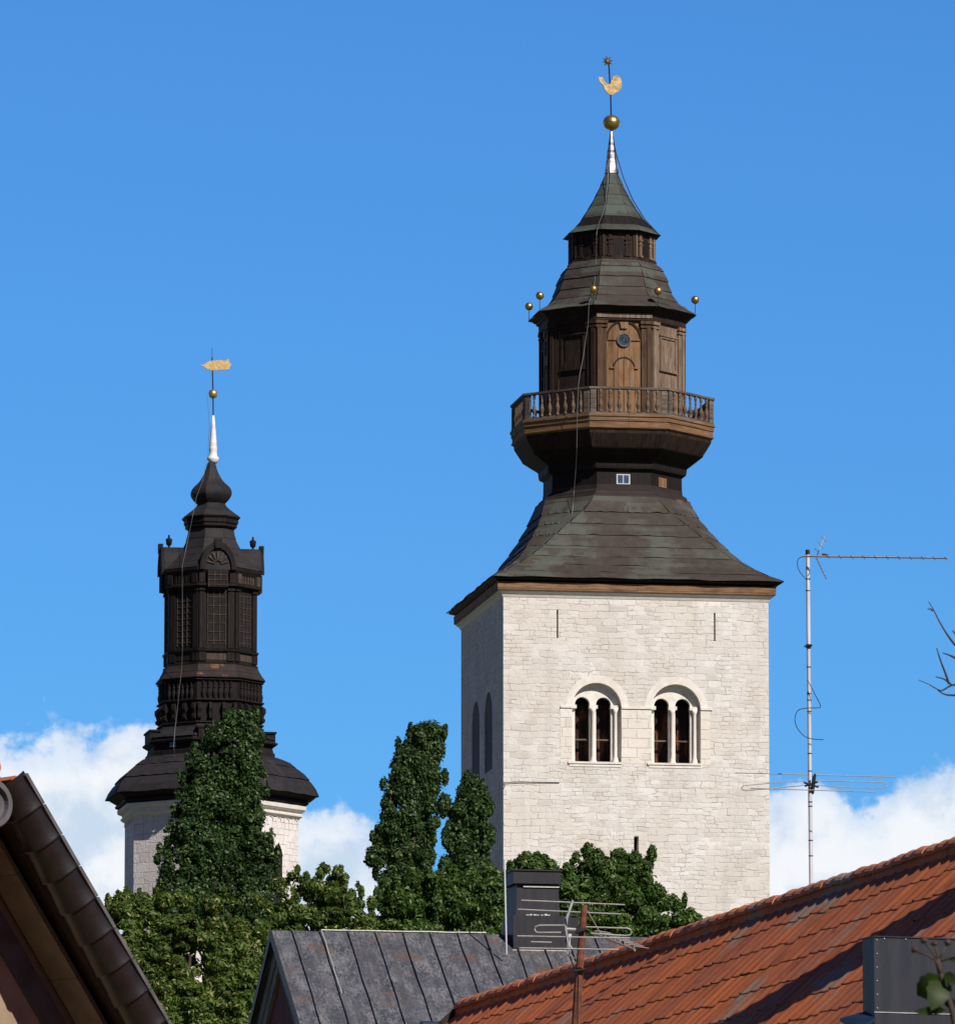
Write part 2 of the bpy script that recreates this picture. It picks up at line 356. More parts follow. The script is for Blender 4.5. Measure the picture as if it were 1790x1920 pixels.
M['railwood'] = m_wood('greyed_rail_wood', (0.26, 0.215, 0.18), (0.12, 0.09, 0.07), 0.2, horiz=True)
M['baluster'] = m_plain('turned_baluster_wood', (0.17, 0.12, 0.085), 0.8, c2=(0.075, 0.05, 0.035), sc=6)
M['gold'] = m_plain('gilded_copper', (0.62, 0.42, 0.15), 0.38, 0.9, c2=(0.42, 0.27, 0.10), sc=3)
M['gold3'] = m_plain('tarnished_gilding', (0.66, 0.47, 0.22), 0.42, 0.75, c2=(0.36, 0.25, 0.12), sc=3.5, bmp=.6)
M['gold2'] = m_plain('bright_gilding', (0.86, 0.62, 0.24), 0.36, 0.85, c2=(0.62, 0.42, 0.17), sc=5, bmp=.5)
M['darkiron'] = m_plain('dark_iron', (0.03, 0.03, 0.034), 0.6, 0.3)
M['lead'] = m_plain('shiny_lead', (0.62, 0.61, 0.60), 0.42, 0.85, c2=(0.05, 0.05, 0.06), sc=2.2, bmp=.9)
M['whitespike'] = m_plain('white_painted_lead', (0.84, 0.82, 0.80), 0.6, c2=(0.6, 0.58, 0.57), sc=5, bmp=.4)
M['wire'] = m_plain('conductor_wire', (0.19, 0.195, 0.19), 0.5, 0.4, var=.1)
M['glassblue'] = m_plain('window_glass', (0.06, 0.10, 0.17), 0.12, 0.0, 0.8, var=.3, sc=6)
M['paintedwhite'] = m_plain('white_frame_paint', (0.55, 0.55, 0.55), 0.6, var=.1)
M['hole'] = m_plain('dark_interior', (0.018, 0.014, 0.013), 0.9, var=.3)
M['slatewood'] = m_wood('slate_grey_boards', (0.16, 0.155, 0.165), (0.11, 0.105, 0.115), 0.3)
M['louver'] = m_wood('belfry_boards', (0.030, 0.018, 0.015), (0.018, 0.012, 0.011), 0.3, grey=(0.20, 0.075, 0.03))
M['rust'] = m_plain('rusty_steel', (0.20, 0.075, 0.038), 0.85, c2=(0.10, 0.035, 0.022), sc=14, bmp=.4)
M['alu'] = m_plain('weathered_aluminium', (0.45, 0.45, 0.43), 0.55, 0.3, var=.2, sc=9)
M['galv'] = m_plain('galvanised_pole', (0.68, 0.69, 0.72), 0.5, 0.2, c2=(0.5, 0.51, 0.53), sc=6, stretch=(1, .15, 1))
M['black'] = m_plain('black_plastic', (0.016, 0.017, 0.020), 0.5)
M['tile'] = m_tile('clay_pantiles', ((0.60, 0.168, 0.050), (0.50, 0.132, 0.042), (0.36, 0.110, 0.050)), (0.26, 0.215, 0.165))
M['ridgetile'] = m_tile('clay_ridge_tiles', ((0.64, 0.235, 0.10), (0.54, 0.18, 0.075), (0.45, 0.18, 0.11)), (0.30, 0.25, 0.2))
M['seam'] = m_seam('standing_seam_sheet')
M['sheet'] = m_plain('dark_painted_sheet', (0.022, 0.022, 0.028), 0.55, 0.0, 0.22, c2=(0.032, 0.031, 0.035), sc=2.0, bmp=.3, stretch=(3, .5, 1))
M['flash'] = m_plain('bright_flashing', (0.72, 0.70, 0.65), 0.5, 0.2, c2=(0.5, 0.48, 0.43), sc=20)
M['boxsheet'] = m_plain('grey_sheet_metal', (0.021, 0.025, 0.036), 0.45, 0.1, 0.3, c2=(0.032, 0.034, 0.042), sc=3, bmp=.25, stretch=(4, .5, 1))
M['blueflash'] = m_plain('blue_flashing', (0.022, 0.045, 0.095), 0.35, 0.2, .5, var=.2)
M['board'] = m_wood('grey_bargeboard', (0.30, 0.29, 0.29), (0.22, 0.21, 0.22), 0.3)
M['redwall'] = m_wood('falu_red_boards', (0.21, 0.035, 0.032), (0.15, 0.025, 0.024), 0.16)
M['vergetile'] = m_plain('brown_glazed_tile', (0.016, 0.0105, 0.0085), 0.33, 0, .55, c2=(0.010, 0.007, 0.006), sc=9, coords='obj', bmp=.12)
M['soffit'] = m_plain('beige_soffit_board', (0.19, 0.155, 0.11), 0.7, c2=(0.13, 0.105, 0.075), sc=3, bmp=.1)
M['greytrim'] = m_plain('grey_trim', (0.12, 0.112, 0.118), 0.6, var=.25)
M['plaster'] = m_plain('tan_plaster', (0.36, 0.27, 0.185), 0.9, c2=(0.28, 0.205, 0.14), sc=3, bmp=.2)
M['bark'] = m_plain('bark', (0.075, 0.055, 0.042), 0.9, c2=(0.04, 0.03, 0.024), sc=9, bmp=.6, coords='obj')
M['leafdark'] = m_leaf('columnar_leaves', (0.013, 0.038, 0.010), (0.050, 0.098, 0.022), 0.22, (0.12, 0.18, 0.06))
M['leafmid'] = m_leaf('broad_leaves', (0.026, 0.068, 0.012), (0.092, 0.160, 0.032), 0.30, (0.19, 0.25, 0.08))
M['leaflight'] = m_leaf('ash_leaves', (0.042, 0.084, 0.014), (0.145, 0.205, 0.044), 0.34, (0.32, 0.32, 0.12))
M['roseleaf'] = m_leaf('rose_leaves', (0.022, 0.036, 0.008), (0.045, 0.075, 0.012), 0.3)
M['grass'] = m_plain('grass_ground', (0.065, 0.095, 0.03), 0.95, c2=(0.10, 0.095, 0.05), sc=0.6)

# ------------------------------------------------------------------ ground
def ground():
    mb = MB(); xs = [-3000, -600, -200, -80, -30, 0, 30, 80, 200, 600, 3000]
    ys = [-3000, -400, -60, 0, 30] + [30 + 30 * i for i in range(1, 11)] + [500, 1200, 5000]
    for y in ys:
        for x in xs: mb.v.append((x, y, terrain(y)))
    n = len(xs)
    for j in range(len(ys) - 1):
        for i in range(n - 1): mb.f.append((j * n + i, j * n + i + 1, (j + 1) * n + i + 1, (j + 1) * n + i))
    tag(mb.build('ground', M['grass']), kind='structure')
ground()

# ------------------------------------------------------------------ generic tower pieces
def oct_ring(hw, z):
    Rr = hw / 0.974
    return [Vector((Rr * math.sin(a), -Rr * math.cos(a), z)) for a in [R(-22.5 + 45 * k) for k in range(8)]]
def chamfer_ring(h, c, z):
    d = h - c
    return [Vector(p + (z,)) for p in ((-d, -h), (d, -h), (h, -d), (h, d), (d, h), (-d, h), (-h, d), (-h, -d))]
def sq_ring(h, z): return [Vector((-h, -h, z)), Vector((h, -h, z)), Vector((h, h, z)), Vector((-h, h, z))]
def catmull(rings, steps):
    out = []; n = len(rings)
    for i in range(n - 1):
        p0, p1, p2, p3 = rings[max(i - 1, 0)], rings[i], rings[i + 1], rings[min(i + 2, n - 1)]
        for s in range(steps):
            t = s / steps
            out.append([0.5 * ((2 * b) + (c - a) * t + (2 * a - 5 * b + 4 * c - d) * t * t + (3 * b - a - 3 * c + d) * t ** 3) for a, b, c, d in zip(p0, p1, p2, p3)])
    out.append(rings[-1]); return out
def shell_rows(mb, rings, nrows, cols=7, lip=0.035, wob=0.02, rnd=random):
    """overlapping sheet courses; rings run from the top down"""
    fine = catmull(rings, 8)
    L = [0]
    for i in range(1, len(fine)): L.append(L[-1] + (fine[i][0] - fine[i - 1][0]).length)
    def at(s):
        for i in range(1, len(L)):
            if s <= L[i] + 1e-9:
                t = (s - L[i - 1]) / max(1e-9, L[i] - L[i - 1]); return [a.lerp(b, t) for a, b in zip(fine[i - 1], fine[i])]
        return fine[-1]
    n = len(rings[0]); sub = 3
    for r in range(nrows):
        lv = [at(L[-1] * (r + q / sub) / nrows) for q in range(sub + 1)]
        for j in range(n):
            k = (j + 1) % n
            out = (lv[-1][j] + lv[-1][k]); out.z = 0; out.normalize()
            pts = []
            for q in range(sub + 1):
                row = []
                for c in range(cols + 1):
                    p = lv[q][j].lerp(lv[q][k], c / cols)
                    p = p + out * (lip * q / sub)
                    if q == sub: p = p + Vector((0, 0, -lip * .5 + (rnd.uniform(-wob, wob) if 0 < c < cols else 0)))
                    row.append(p)
                pts.append(row)
            under = [lv[-1][j].lerp(lv[-1][k], c / cols) + Vector((0, 0, -lip * .35)) for c in range(cols + 1)]
            pts.append(under)
            vs = [p for row in pts for p in row]; fs = []; m = cols + 1
            for q in range(len(pts) - 1):
                for c in range(cols): fs.append((q * m + c, (q + 1) * m + c, (q + 1) * m + c + 1, q * m + c + 1))
            mb.add(vs, fs)
def arch_loop(cx, wd, zb, zs, n=14):
    r = wd / 2
    return [(cx - r, zb), (cx + r, zb)] + [(cx + r * math.cos(math.pi * i / n), zs + r * math.sin(math.pi * i / n)) for i in range(n + 1)]
def rect_loop(x0, x1, z0, z1): return [(x0, z0), (x1, z0), (x1, z1), (x0, z1)]

# ================================================================== MAIN TOWER
def bell_tower():
    Yc = 346.0; X0 = 1149.5; rz = R(9.1)
    base = P(X0, 1700, Yc); zg = terrain(Yc)
    root = thing('bell_tower', 'square limewashed stone church tower with dark wooden lantern and gilded weathercock', 'church tower', (base.x, Yc, zg), rz)
    k = (P(X0 + 1, 1100, Yc) - P(X0, 1100, Yc)).length
    def Z(py, yo=0.0): return P(X0, py, Yc + yo).z - zg
    H = 248 * k
    yf = -H * math.cos(rz)
    # ---- stone body
    ztop = Z(1153)
    wx = 74 * k; sxx = 147 * k
    wz_b, wz_s = Z(1432, yf), Z(1328, yf); ww = 92 * k
    def frame(i, h):
        Rm = Matrix.Rotation(R(90 * i), 3, 'Z')
        return lambda x, z, out=0.0: Rm @ Vector((x, -(h + out), z))
    mb = MB(); dep0 = 15 * k
    for i in range(4):
        f = frame(i, H); holes = []
        if i in (0, 3):
            holes = [arch_loop(s * wx, ww, wz_b, wz_s) for s in (-1, 1)] + [rect_loop(s * sxx - 1.6 * k, s * sxx + 1.6 * k, Z(1199, yf), Z(1146, yf)) for s in (-1, 1)]
            if i == 0: holes.append(rect_loop(-5.5 * k, 3.5 * k, Z(1640, yf), Z(1568, yf)))
        mb.poly(rect_loop(-H, H, -1, ztop), holes, lambda x, z: f(x, z))
        for h in holes[2:]:
            mb.strip(h, lambda x, z: f(x, z), lambda x, z: f(x, z, -0.5))
    mb.build('stone_wall', M['stone'], root)
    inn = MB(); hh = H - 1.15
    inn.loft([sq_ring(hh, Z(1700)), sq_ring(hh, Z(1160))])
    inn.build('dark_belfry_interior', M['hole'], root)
    for i in (0, 3):
        f = frame(i, H); dep = dep0 if i == 0 else .16
        for s in (-1, 1):
            c = s * wx; outer = arch_loop(c, ww, wz_b, wz_s)
            if i == 3:
                m1 = MB(); m1.strip(outer, lambda x, z: f(x, z, 0), lambda x, z: f(x, z, -.12)); wobj = m1.build('window', M['stone'], root)
                bp = MB(); bp.poly(outer, [], lambda x, z: f(x, z, -.05)); bp.build('shutter', M['slatewood'], wobj)  # dark boards near the wall face, added to make the arch read dark
                continue
            lz_s = Z(1321, yf - 0.0); lz_b = wz_b + 2 * k
            lw = (28 if i == 0 else 36) * k; lc = (c - 24.5 * k, c + 15 * k) if i == 0 else (c - 23 * k, c + 23 * k)
            lights = [arch_loop(q, lw, lz_b, lz_s, 12) for q in lc]
            m1 = MB()
            m1.strip(outer, lambda x, z: f(x, z, 0), lambda x, z: f(x, z, -dep))
            # tympanum panel (only above the impost) with the heads of the two lights cut from it
            r = ww / 2; n = 14; zi = Z(1326, yf)
            m1.poly(outer, lights, lambda x, z: f(x, z, -dep))
            for L in lights: m1.strip(L, lambda x, z: f(x, z, -dep), lambda x, z: f(x, z, -dep - 0.28))
            wobj = m1.build('window', M['lime'], root)
            ring = MB(); n = 20; r0, r1 = ww / 2, ww / 2 + 13 * k
            for q in range(n):
                a0, a1 = math.pi * q / n, math.pi * (q + 1) / n
                lp = [(c + rr * math.cos(a), wz_s + rr * math.sin(a)) for rr, a in ((r0, a0), (r1, a0), (r1, a1), (r0, a1))]
                ring.poly(lp, [], lambda x, z: f(x, z, 0.012))
            lo_ = [(c + r1 * math.cos(math.pi * q / n), wz_s + r1 * math.sin(math.pi * q / n)) for q in range(n + 1)]
            ring.strip(lo_, lambda x, z: f(x, z, 0.012), lambda x, z: f(x, z, -0.01), close=False)
            ring.build('arch_surround', M['lime'], wobj)
            # dressed jamb stones under the impost
            jm = MB()
            for x0, x1 in ((c - ww / 2 - 22 * k, c - ww / 2), (c + ww / 2, c + ww / 2 + 18 * k)):
                jm.cut(); jm.poly(rect_loop(x0, x1, wz_b, Z(1330, yf)), [], lambda x, z: f(x, z, 0.008))
            jm.build('jamb_stones', M['ashlar'], wobj)
            # columns
            for cx_ in ((c - 4.8 * k, c + 36.5 * k) if i == 0 else (c,)):
                co = MB(); rr = 3.1 * k
                Mx = Matrix.Translation(f(cx_, 0, -dep + 4.2 * k))
                zt = Z(1329, yf); zb = lz_b
                co.lathe([(rr * 2.0, zb), (rr * 2.0, zb + .06), (rr * 1.5, zb + .12), (rr * 1.55, zb + .18), (rr, zb + .28), (rr * .95, zt - .2), (rr * 1.15, zt - .15), (rr * 1.75, zt)], (0, 0, 0), 14, Mx)
                co.build('column', M['lime'], wobj, True)
            for x0, x1 in ((c - ww / 2, lc[0] - lw / 2 + 2.2 * k), (lc[0] + lw / 2 - 2 * k, lc[1] - lw / 2 + 2 * k), (lc[1] + lw / 2 - 2 * k, c + ww / 2 - 4 * k)):
                cb = MB()
                for a, b_, o in ((Z(1329, yf), Z(1322.5, yf), 7.5 * k),):
                    lp = rect_loop(x0, x1, a, b_)
                    cb.prism(lp, lambda x, z: f(x, z, -dep + o), lambda x, z: f(x, z, -dep - .1))
                cb.build('impost_block', M['lime'], wobj)
            sl = MB(); sl.prism(rect_loop(c - ww / 2 - 8 * k, c + ww / 2, wz_b - .035, wz_b + .05), lambda x, z: f(x, z, 3.0 * k), lambda x, z: f(x, z, -dep - .1))
            sl.prism(rect_loop(c - ww / 2 - 5 * k, c + ww / 2 - 1 * k, wz_b - .16, wz_b - .0352), lambda x, z: f(x, z, 1.2 * k), lambda x, z: f(x, z, -.05))
            sl.build('sill', M['lime'], wobj)
            if i == 3:
                bp = MB(); bp.poly(outer, [], lambda x, z: f(x, z, -.13)); bp.build('shutter', M['slatewood'], wobj)
            # boards inside
            for q in lc:
                sb = MB(); sb.prism(rect_loop(q - lw * .62, q + lw * .62, lz_b - .05, lz_s + lw * .2), lambda x, z: f(x, z, -dep - 0.72), lambda x, z: f(x, z, -dep - 0.78))
                sb.build('shutter', M['louver'], wobj)
                rb = MB(); rb.prism(rect_loop(q - lw * .5, q + lw * .5, Z(1387.5, yf), Z(1384.5, yf)), lambda x, z: f(x, z, -dep - 0.22), lambda x, z: f(x, z, -dep - 0.30))
                rb.build('window_bar', M['railwood'], wobj)
    st = MB(); f = frame(0, H)
    for x0, x1 in ((-wx - ww / 2 - 22 * k, -wx - ww / 2), (-wx + ww / 2, wx - ww / 2), (wx + ww / 2, wx + ww / 2 + 22 * k)):
        st.cut(); st.prism(rect_loop(x0, x1, Z(1329.5, yf), Z(1325.5, yf)), lambda x, z: f(x, z, 2.6 * k), lambda x, z: f(x, z, -.02))
    st.build('string_course', M['lime'], root)
    ji = MB(); ji.poly(rect_loop(-wx + ww / 2 + 18 * k, wx - ww / 2 - 22 * k, wz_b, Z(1330, yf)), [], lambda x, z: f(x, z, 0.009)); ji.build('pier_stones', M['ashlar'], root)
    wr = MB(); wr.tube([f(-H - 2 * k, Z(1472, yf), 3 * k), f(-H + 40 * k, Z(1470, yf), 2.2 * k), f(-H + 104 * k, Z(1470, yf), 1.5 * k)], 0.7 * k, 5)
    ca = f(-H - 3 * k, Z(1477, yf), 3 * k)
    wr.tube([ca + Vector((6 * k * math.cos(a), 0, 6 * k * math.sin(a))) for a in [2 * math.pi * q / 14 for q in range(15)]], 0.5 * k, 5)
    wr.build('wall_rod', M['darkiron'], root)
    # ---- cornice, beam, roof
    cz = MB(); cz.loft([sq_ring(H + 0.02, Z(1156)), sq_ring(H + 4 * k, Z(1150)), sq_ring(H + 9 * k, Z(1146.5)), sq_ring(H + 9 * k, Z(1144.1))]); cz.build('cornice', M['lime'], root)
    be = MB(); be.loft([sq_ring(260 * k, Z(1144)), sq_ring(260.5 * k, Z(1129.5))]); be.build('eaves_beam', M['beam'], root)
    so = MB(); so.loft([sq_ring(252 * k, Z(1129.4)), sq_ring(268.5 * k, Z(1123.5)), sq_ring(269 * k, Z(1120))]); so.build('eaves_soffit', M['tar'], root)
    prof = [(138, 80, 949), (146, 68, 976), (162, 46, 1009), (184, 30, 1043), (206, 17, 1072), (236, 7, 1098), (270, 0.5, 1119)]
    mb = MB(); shell_rows(mb, [chamfer_ring(h * k, c * k, Z(p)) for h, c, p in prof], 8, 16, 0.085, 0.035)
    mb.build('skirt_roof', M['copper'], root)
    core = MB(); core.loft([chamfer_ring((h - 6) * k, c * k, Z(p) - .08) for h, c, p in reversed(prof)]); core.build('roof_core', M['tar'], root)
    # ---- lower wooden drum and gallery corbel
    def O(hw, py): return oct_ring(hw * k, Z(py))
    mb = MB(); mb.loft([O(144, 953), O(146, 950), O(145, 946), O(140, 944), O(138.5, 939), O(131, 934), O(130.4, 926)]); mb.build('drum_base_moulding', M['barecopper'], root)
    mb = MB(); mb.loft([O(130, 927), O(129.5, 900)]); ld_ = mb.build('lower_drum', M['tar'], root)
    mb = MB(); mb.loft([O(129, 901.5), O(137.5, 897), O(138.5, 893), O(139.5, 884), O(141, 882), O(155, 873), O(168.5, 864), O(170, 862)]); mb.build('gallery_corbel', M['tar'], root)
    mb = MB(); mb.loft([O(169, 862.2), O(177, 850), O(184.5, 838), O(185.2, 832)]); mb.build('gallery_cove', M['tarbrown'], root)
    mb = MB(); mb.loft([O(184, 832.1), O(190, 829), O(190.5, 827), O(188.2, 826), O(188.2, 817), O(190.2, 816), O(190.2, 810), O(192.5, 808), O(192.5, 804), O(186, 803.8)]); mb.build('gallery_fascia', M['oakh'], root)
    def of(i, a):
        Rm = Matrix.Rotation(R(45 * i), 3, 'Z')
        return lambda x, z, out=0.0: Rm @ Vector((x, -(a + out), z))
    # little window and hatch in the lower drum
    a0 = 129.8 * k * .949
    f = of(0, a0); yo = -a0
    wz0, wz1 = Z(908, yo), Z(889, yo); wxx = (1167.5 - X0 - a0 / k * math.sin(rz)) * k
    mb = MB(); mb.prism(rect_loop(wxx - 13 * k, wxx + 13 * k, wz0, wz1), lambda x, z: f(x, z, .05), lambda x, z: f(x, z, -.1)); wf = mb.build('drum_window', M['paintedwhite'], root)
    for s in (-1, 1):
        mb = MB(); mb.prism(rect_loop(wxx + s * 5.6 * k - 4.6 * k, wxx + s * 5.6 * k + 4.6 * k, wz0 + 2 * k, wz1 - 2 * k), lambda x, z: f(x, z, .056), lambda x, z: f(x, z, .02)); mb.build('pane', M['glassblue'], wf)
    f1 = of(1, a0); mb = MB(); hz = Z(914, -a0 * .7); mb.prism(rect_loop(-27 * k, -2 * k, hz, hz + 18 * k), lambda x, z: f1(x, z, .04), lambda x, z: f1(x, z, -.1)); mb.build('hatch', M['oak'], root)
    # ---- gallery balustrade
    bal = MB(); ah = 189 * k
    zr0, zr1 = Z(758.5), Z(753)
    bal.loft([oct_ring(184.5 * k, zr0), oct_ring(191.5 * k, zr0 + .02), oct_ring(192 * k, zr1 - .02), oct_ring(185 * k, zr1)], cap0=False, cap1=False)
    bal.loft([oct_ring(185 * k, zr1), oct_ring(184.5 * k, zr0)], cap0=False, cap1=False)
    bo = bal.build('gallery_handrail', M['railwood'], root)
    bt = MB(); bt.loft([oct_ring(184.5 * k, Z(804)), oct_ring(190 * k, Z(804) + .01), oct_ring(190 * k, Z(800)), oct_ring(184.5 * k, Z(800))], cap0=False, cap1=False); bt.build('bottom_rail', M['railwood'], bo)
    bmesh_ = MB(); Hb = zr0 - Z(800); q = 1.0
    pr = [(.085, 0), (.085, .06), (.05, .09), (.06, .15), (.10, .26), (.105, .33), (.075, .46), (.045, .58), (.04, .64), (.07, .68), (.045, .72), (.06, .84), (.075, .92), (.075, 1)]
    bmesh_.lathe([(r_ * 0.95, z_ * Hb) for r_, z_ in pr], (0, 0, 0), 10)
    b0 = None; aa = 187.3 * k * .949
    side = 2 * aa * math.tan(R(22.5))
    for i in range(8):
        f = of(i, aa)
        pm = MB(); 
        for s in (-1, 1):
            x = s * (side / 2 - 6.5 * k); pm.cut()
            pm.prism(rect_loop(x - 5.5 * k, x + 5.5 * k, Z(800), zr0), lambda x, z: f(x, z, 2.2 * k), lambda x, z: f(x, z, -2.2 * k))
        pm.build('corner_post', M['railwood'], bo)
        for j in range(7):
            x = (j - 3) * (side - 30 * k) / 6.6
            if b0 is None: o = bmesh_.build('baluster', M['baluster'], bo, True); b0 = o
            else: o = b0.copy(); COL.objects.link(o); o.parent = bo
            o.location = f(x, Z(800))
    # ---- lantern drum
    mb = MB(); mb.loft([O(133, 806), O(133, 622)]); dr = mb.build('lantern_drum', M['oak'], root)
    a1 = 133 * k * .949; s1 = 2 * a1 * math.tan(R(22.5))
    zt = Z(622); zb = Z(806)
    for i in range(8):
        f = of(i, a1); wd = s1 / 2
        dark = i in (7, 6, 5)
        pl = MB()
        for s in (-1, 1):
            pl.cut(); lp = sorted([s * (wd - 0.5 * k), s * (wd - 19 * k)])
            pl.prism(rect_loop(lp[0], lp[1], zb, zt), lambda x, z: f(x, z, 3 * k), lambda x, z: f(x, z, -.02))
            lp = sorted([s * (wd - 1.5 * k), s * (wd - 9 * k)])
            pl.prism(rect_loop(lp[0], lp[1], zb, zt - 10 * k), lambda x, z: f(x, z, 5 * k), lambda x, z: f(x, z, .01))
            lp = sorted([s * (wd + 1.0 * k), s * (wd - 21 * k)])
            pl.prism(rect_loop(lp[0], lp[1], zt - 13 * k, zt - 9 * k), lambda x, z: f(x, z, 5.6 * k), lambda x, z: f(x, z, -.02))
            pl.prism(rect_loop(lp[0] - .5 * k, lp[1] + .5 * k, zt - 6 * k, zt), lambda x, z: f(x, z, 6.5 * k), lambda x, z: f(x, z, -.02))
        pl.build('pilaster', M['oakmid'] if i == 0 else M['oakgrey'] if i == 1 else M['tarbrown'], dr)  # right face paler, left-front darker: sun and shade put into the wood
        if i % 2 == 0:
            # cardinal face: arched door under a round window
            zc = Z(637, -a1); zc2 = Z(690, -a1); rr = 13.5 * k
            ar = MB(); n = 18; wv = 30 * k
            lp = arch_loop(0, wv * 2, Z(800), Z(634, -a1), 16)
            li_ = lp[2:]
            for q in range(len(li_) - 1):
                p0, p1 = li_[q], li_[q + 1]; c0 = (0, Z(634, -a1)); sc_ = 1.13
                ex = lambda p: (p[0] * sc_, c0[1] + (p[1] - c0[1]) * sc_)
                ar.prism([p0, ex(p0), ex(p1), p1], lambda x, z: f(x, z, 2 * k), lambda x, z: f(x, z, -.02))
            ar.build('arch_moulding', M['tarbrown'], dr)
            cw = MB(); cw.lathe([(rr * .78, 0), (rr * .78, .09), (rr, .09), (rr, 0)], (0, 0, 0), 28, Matrix.Translation(f(0, zc, 0)) @ (Matrix.Rotation(R(45 * i), 4, 'Z') @ Matrix.Rotation(R(90), 4, 'X')))
            cwo = cw.build('round_window', M['railwood'], dr)
            gp = MB(); gp.poly([(rr * .8 * math.cos(2 * math.pi * q / 24), zc + rr * .8 * math.sin(2 * math.pi * q / 24)) for q in range(24)], [], lambda x, z: f(x, z, .05)); gp.build('pane', M['glassblue'], cwo)
            sp = MB()
            for q in range(12):
                an = math.pi * q / 6; dx, dz = math.cos(an), math.sin(an); th = .014
                sp.prism([(dx * rr * .2 - dz * th, zc + dz * rr * .2 + dx * th), (dx * rr * .8 - dz * th, zc + dz * rr * .8 + dx * th), (dx * rr * .8 + dz * th, zc + dz * rr * .8 - dx * th), (dx * rr * .2 + dz * th, zc + dz * rr * .2 - dx * th)], lambda x, z: f(x, z, .07), lambda x, z: f(x, z, .052))
            sp.build('glazing_bars', M['darkiron'], cwo)
            tr = MB()
            for s in (-1, 1): tr.cut(); tr.prism(rect_loop(*sorted([s * rr, s * 31 * k]), zc - 1.2 * k, zc + 1.8 * k), lambda x, z: f(x, z, 2.6 * k), lambda x, z: f(x, z, -.02))
            for s in (-1, 1): tr.cut(); tr.prism(rect_loop(*sorted([s * 18 * k, s * 27 * k]), zc2 - 1.2 * k, zc2 + 1.8 * k), lambda x, z: f(x, z, 3.2 * k), lambda x, z: f(x, z, -.02))
            tr.build('transom', M['oak'], dr); tr = MB()
            tr.prism([(-6 * k, Z(614, -a1) - 2 * k), (6 * k, Z(614, -a1) - 2 * k), (8 * k, Z(604, -a1)), (-8 * k, Z(604, -a1))], lambda x, z: f(x, z, 4 * k), lambda x, z: f(x, z, -.02))
            tr.build('keystone', M['oak'], dr)
            dm = MB(); dl = arch_loop(0, 37 * k, Z(800), zc2, 12)
            dm.prism(dl, lambda x, z: f(x, z, .04), lambda x, z: f(x, z, -.02))
            dm.prism(rect_loop(-.8 * k, .8 * k, Z(800), zc2 + 16 * k), lambda x, z: f(x, z, .075), lambda x, z: f(x, z, .03))
            dm.build('door', M['oak'], dr)
            fr = MB(); n2 = dl[2:]
            for q in range(len(n2) - 1):
                ex = lambda p: (p[0] * 1.14, zc2 + (p[1] - zc2) * 1.14)
                fr.prism([n2[q], ex(n2[q]), ex(n2[q + 1]), n2[q + 1]], lambda x, z: f(x, z, 2.6 * k), lambda x, z: f(x, z, -.02))
            fr.build('door_arch', M['tarbrown'], dr)
        else:
            zp0, zp1 = Z(692, -a1 * .8), Z(629, -a1 * .8); pw = 27 * k
            pn = MB(); pn.prism(rect_loop(-pw + 3 * k, pw - 3 * k, zp0 + 3 * k, zp1 - 3 * k), lambda x, z: f(x, z, 1.2 * k), lambda x, z: f(x, z, -.02))
            po = pn.build('shutter', M['oakgrey'] if i == 1 else M['tarbrown'], dr)  # paler wood for the sunlit face, darker for the shaded ones
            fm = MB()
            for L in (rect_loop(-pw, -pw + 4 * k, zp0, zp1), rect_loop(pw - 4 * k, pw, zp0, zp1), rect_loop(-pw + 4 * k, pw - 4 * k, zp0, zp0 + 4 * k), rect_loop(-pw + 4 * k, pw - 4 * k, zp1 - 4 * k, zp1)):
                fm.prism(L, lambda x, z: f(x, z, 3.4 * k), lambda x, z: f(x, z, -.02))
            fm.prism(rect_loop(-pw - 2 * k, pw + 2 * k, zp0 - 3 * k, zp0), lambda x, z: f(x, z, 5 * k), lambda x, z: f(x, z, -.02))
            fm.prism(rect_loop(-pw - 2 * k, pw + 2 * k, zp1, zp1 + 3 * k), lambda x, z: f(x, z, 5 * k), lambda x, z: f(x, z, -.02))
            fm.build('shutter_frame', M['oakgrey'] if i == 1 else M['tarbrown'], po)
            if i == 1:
                cl_ = MB(); cl_.prism(rect_loop(-pw - 3 * k, pw + 3 * k, zb, zt), lambda x, z: f(x, z, .02), lambda x, z: f(x, z, -.02)); cl_.build('face_boards', M['oakgrey'], dr)  # paler boards add sunlight to the right-front face by colour
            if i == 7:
                cl_ = MB(); cl_.prism(rect_loop(-pw - 3 * k, pw + 3 * k, zb, zt), lambda x, z: f(x, z, .02), lambda x, z: f(x, z, -.02)); cl_.build('face_boards', M['tarbrown'], dr)  # darker boards deepen the shade of the left-front face by colour
    mb = MB(); mb.loft([O(136, 624), O(139, 621), O(139, 618)]); mb.build('architrave', M['tarbrown'], root)
    mb = MB(); mb.loft([O(138, 617.9), O(138.4, 608)]); fz = mb.build('frieze', M['tarbrown'], root)
    mb = MB(); fa = of(0, 138.4 * k * .949); ss = 138 * k * .949 * math.tan(R(22.5))
    mb.prism(rect_loop(-ss + 1.5 * k, ss - 1.5 * k, Z(617), Z(609)), lambda x, z: fa(x, z, 2.2 * k), lambda x, z: fa(x, z, -.05)); mb.build('frieze_board', M['oakgrey'], fz)
    mb = MB(); mb.loft([O(139, 607.9), O(143, 606), O(143, 603), O(148, 601.5), O(148, 599.6), O(152.5, 598.5), O(154, 596.5)]); mb.build('lantern_cornice', M['tarbrown'], root)
    # ---- lantern roof
    mb = MB(); shell_rows(mb, [O(a, b) for a, b in ((80.5, 497), (94, 510), (102.5, 528), (109, 549), (117.5, 566), (131, 580), (156, 595.5))], 6, 5, .06, .02)
    mb.build('lantern_roof', M['copper'], root)
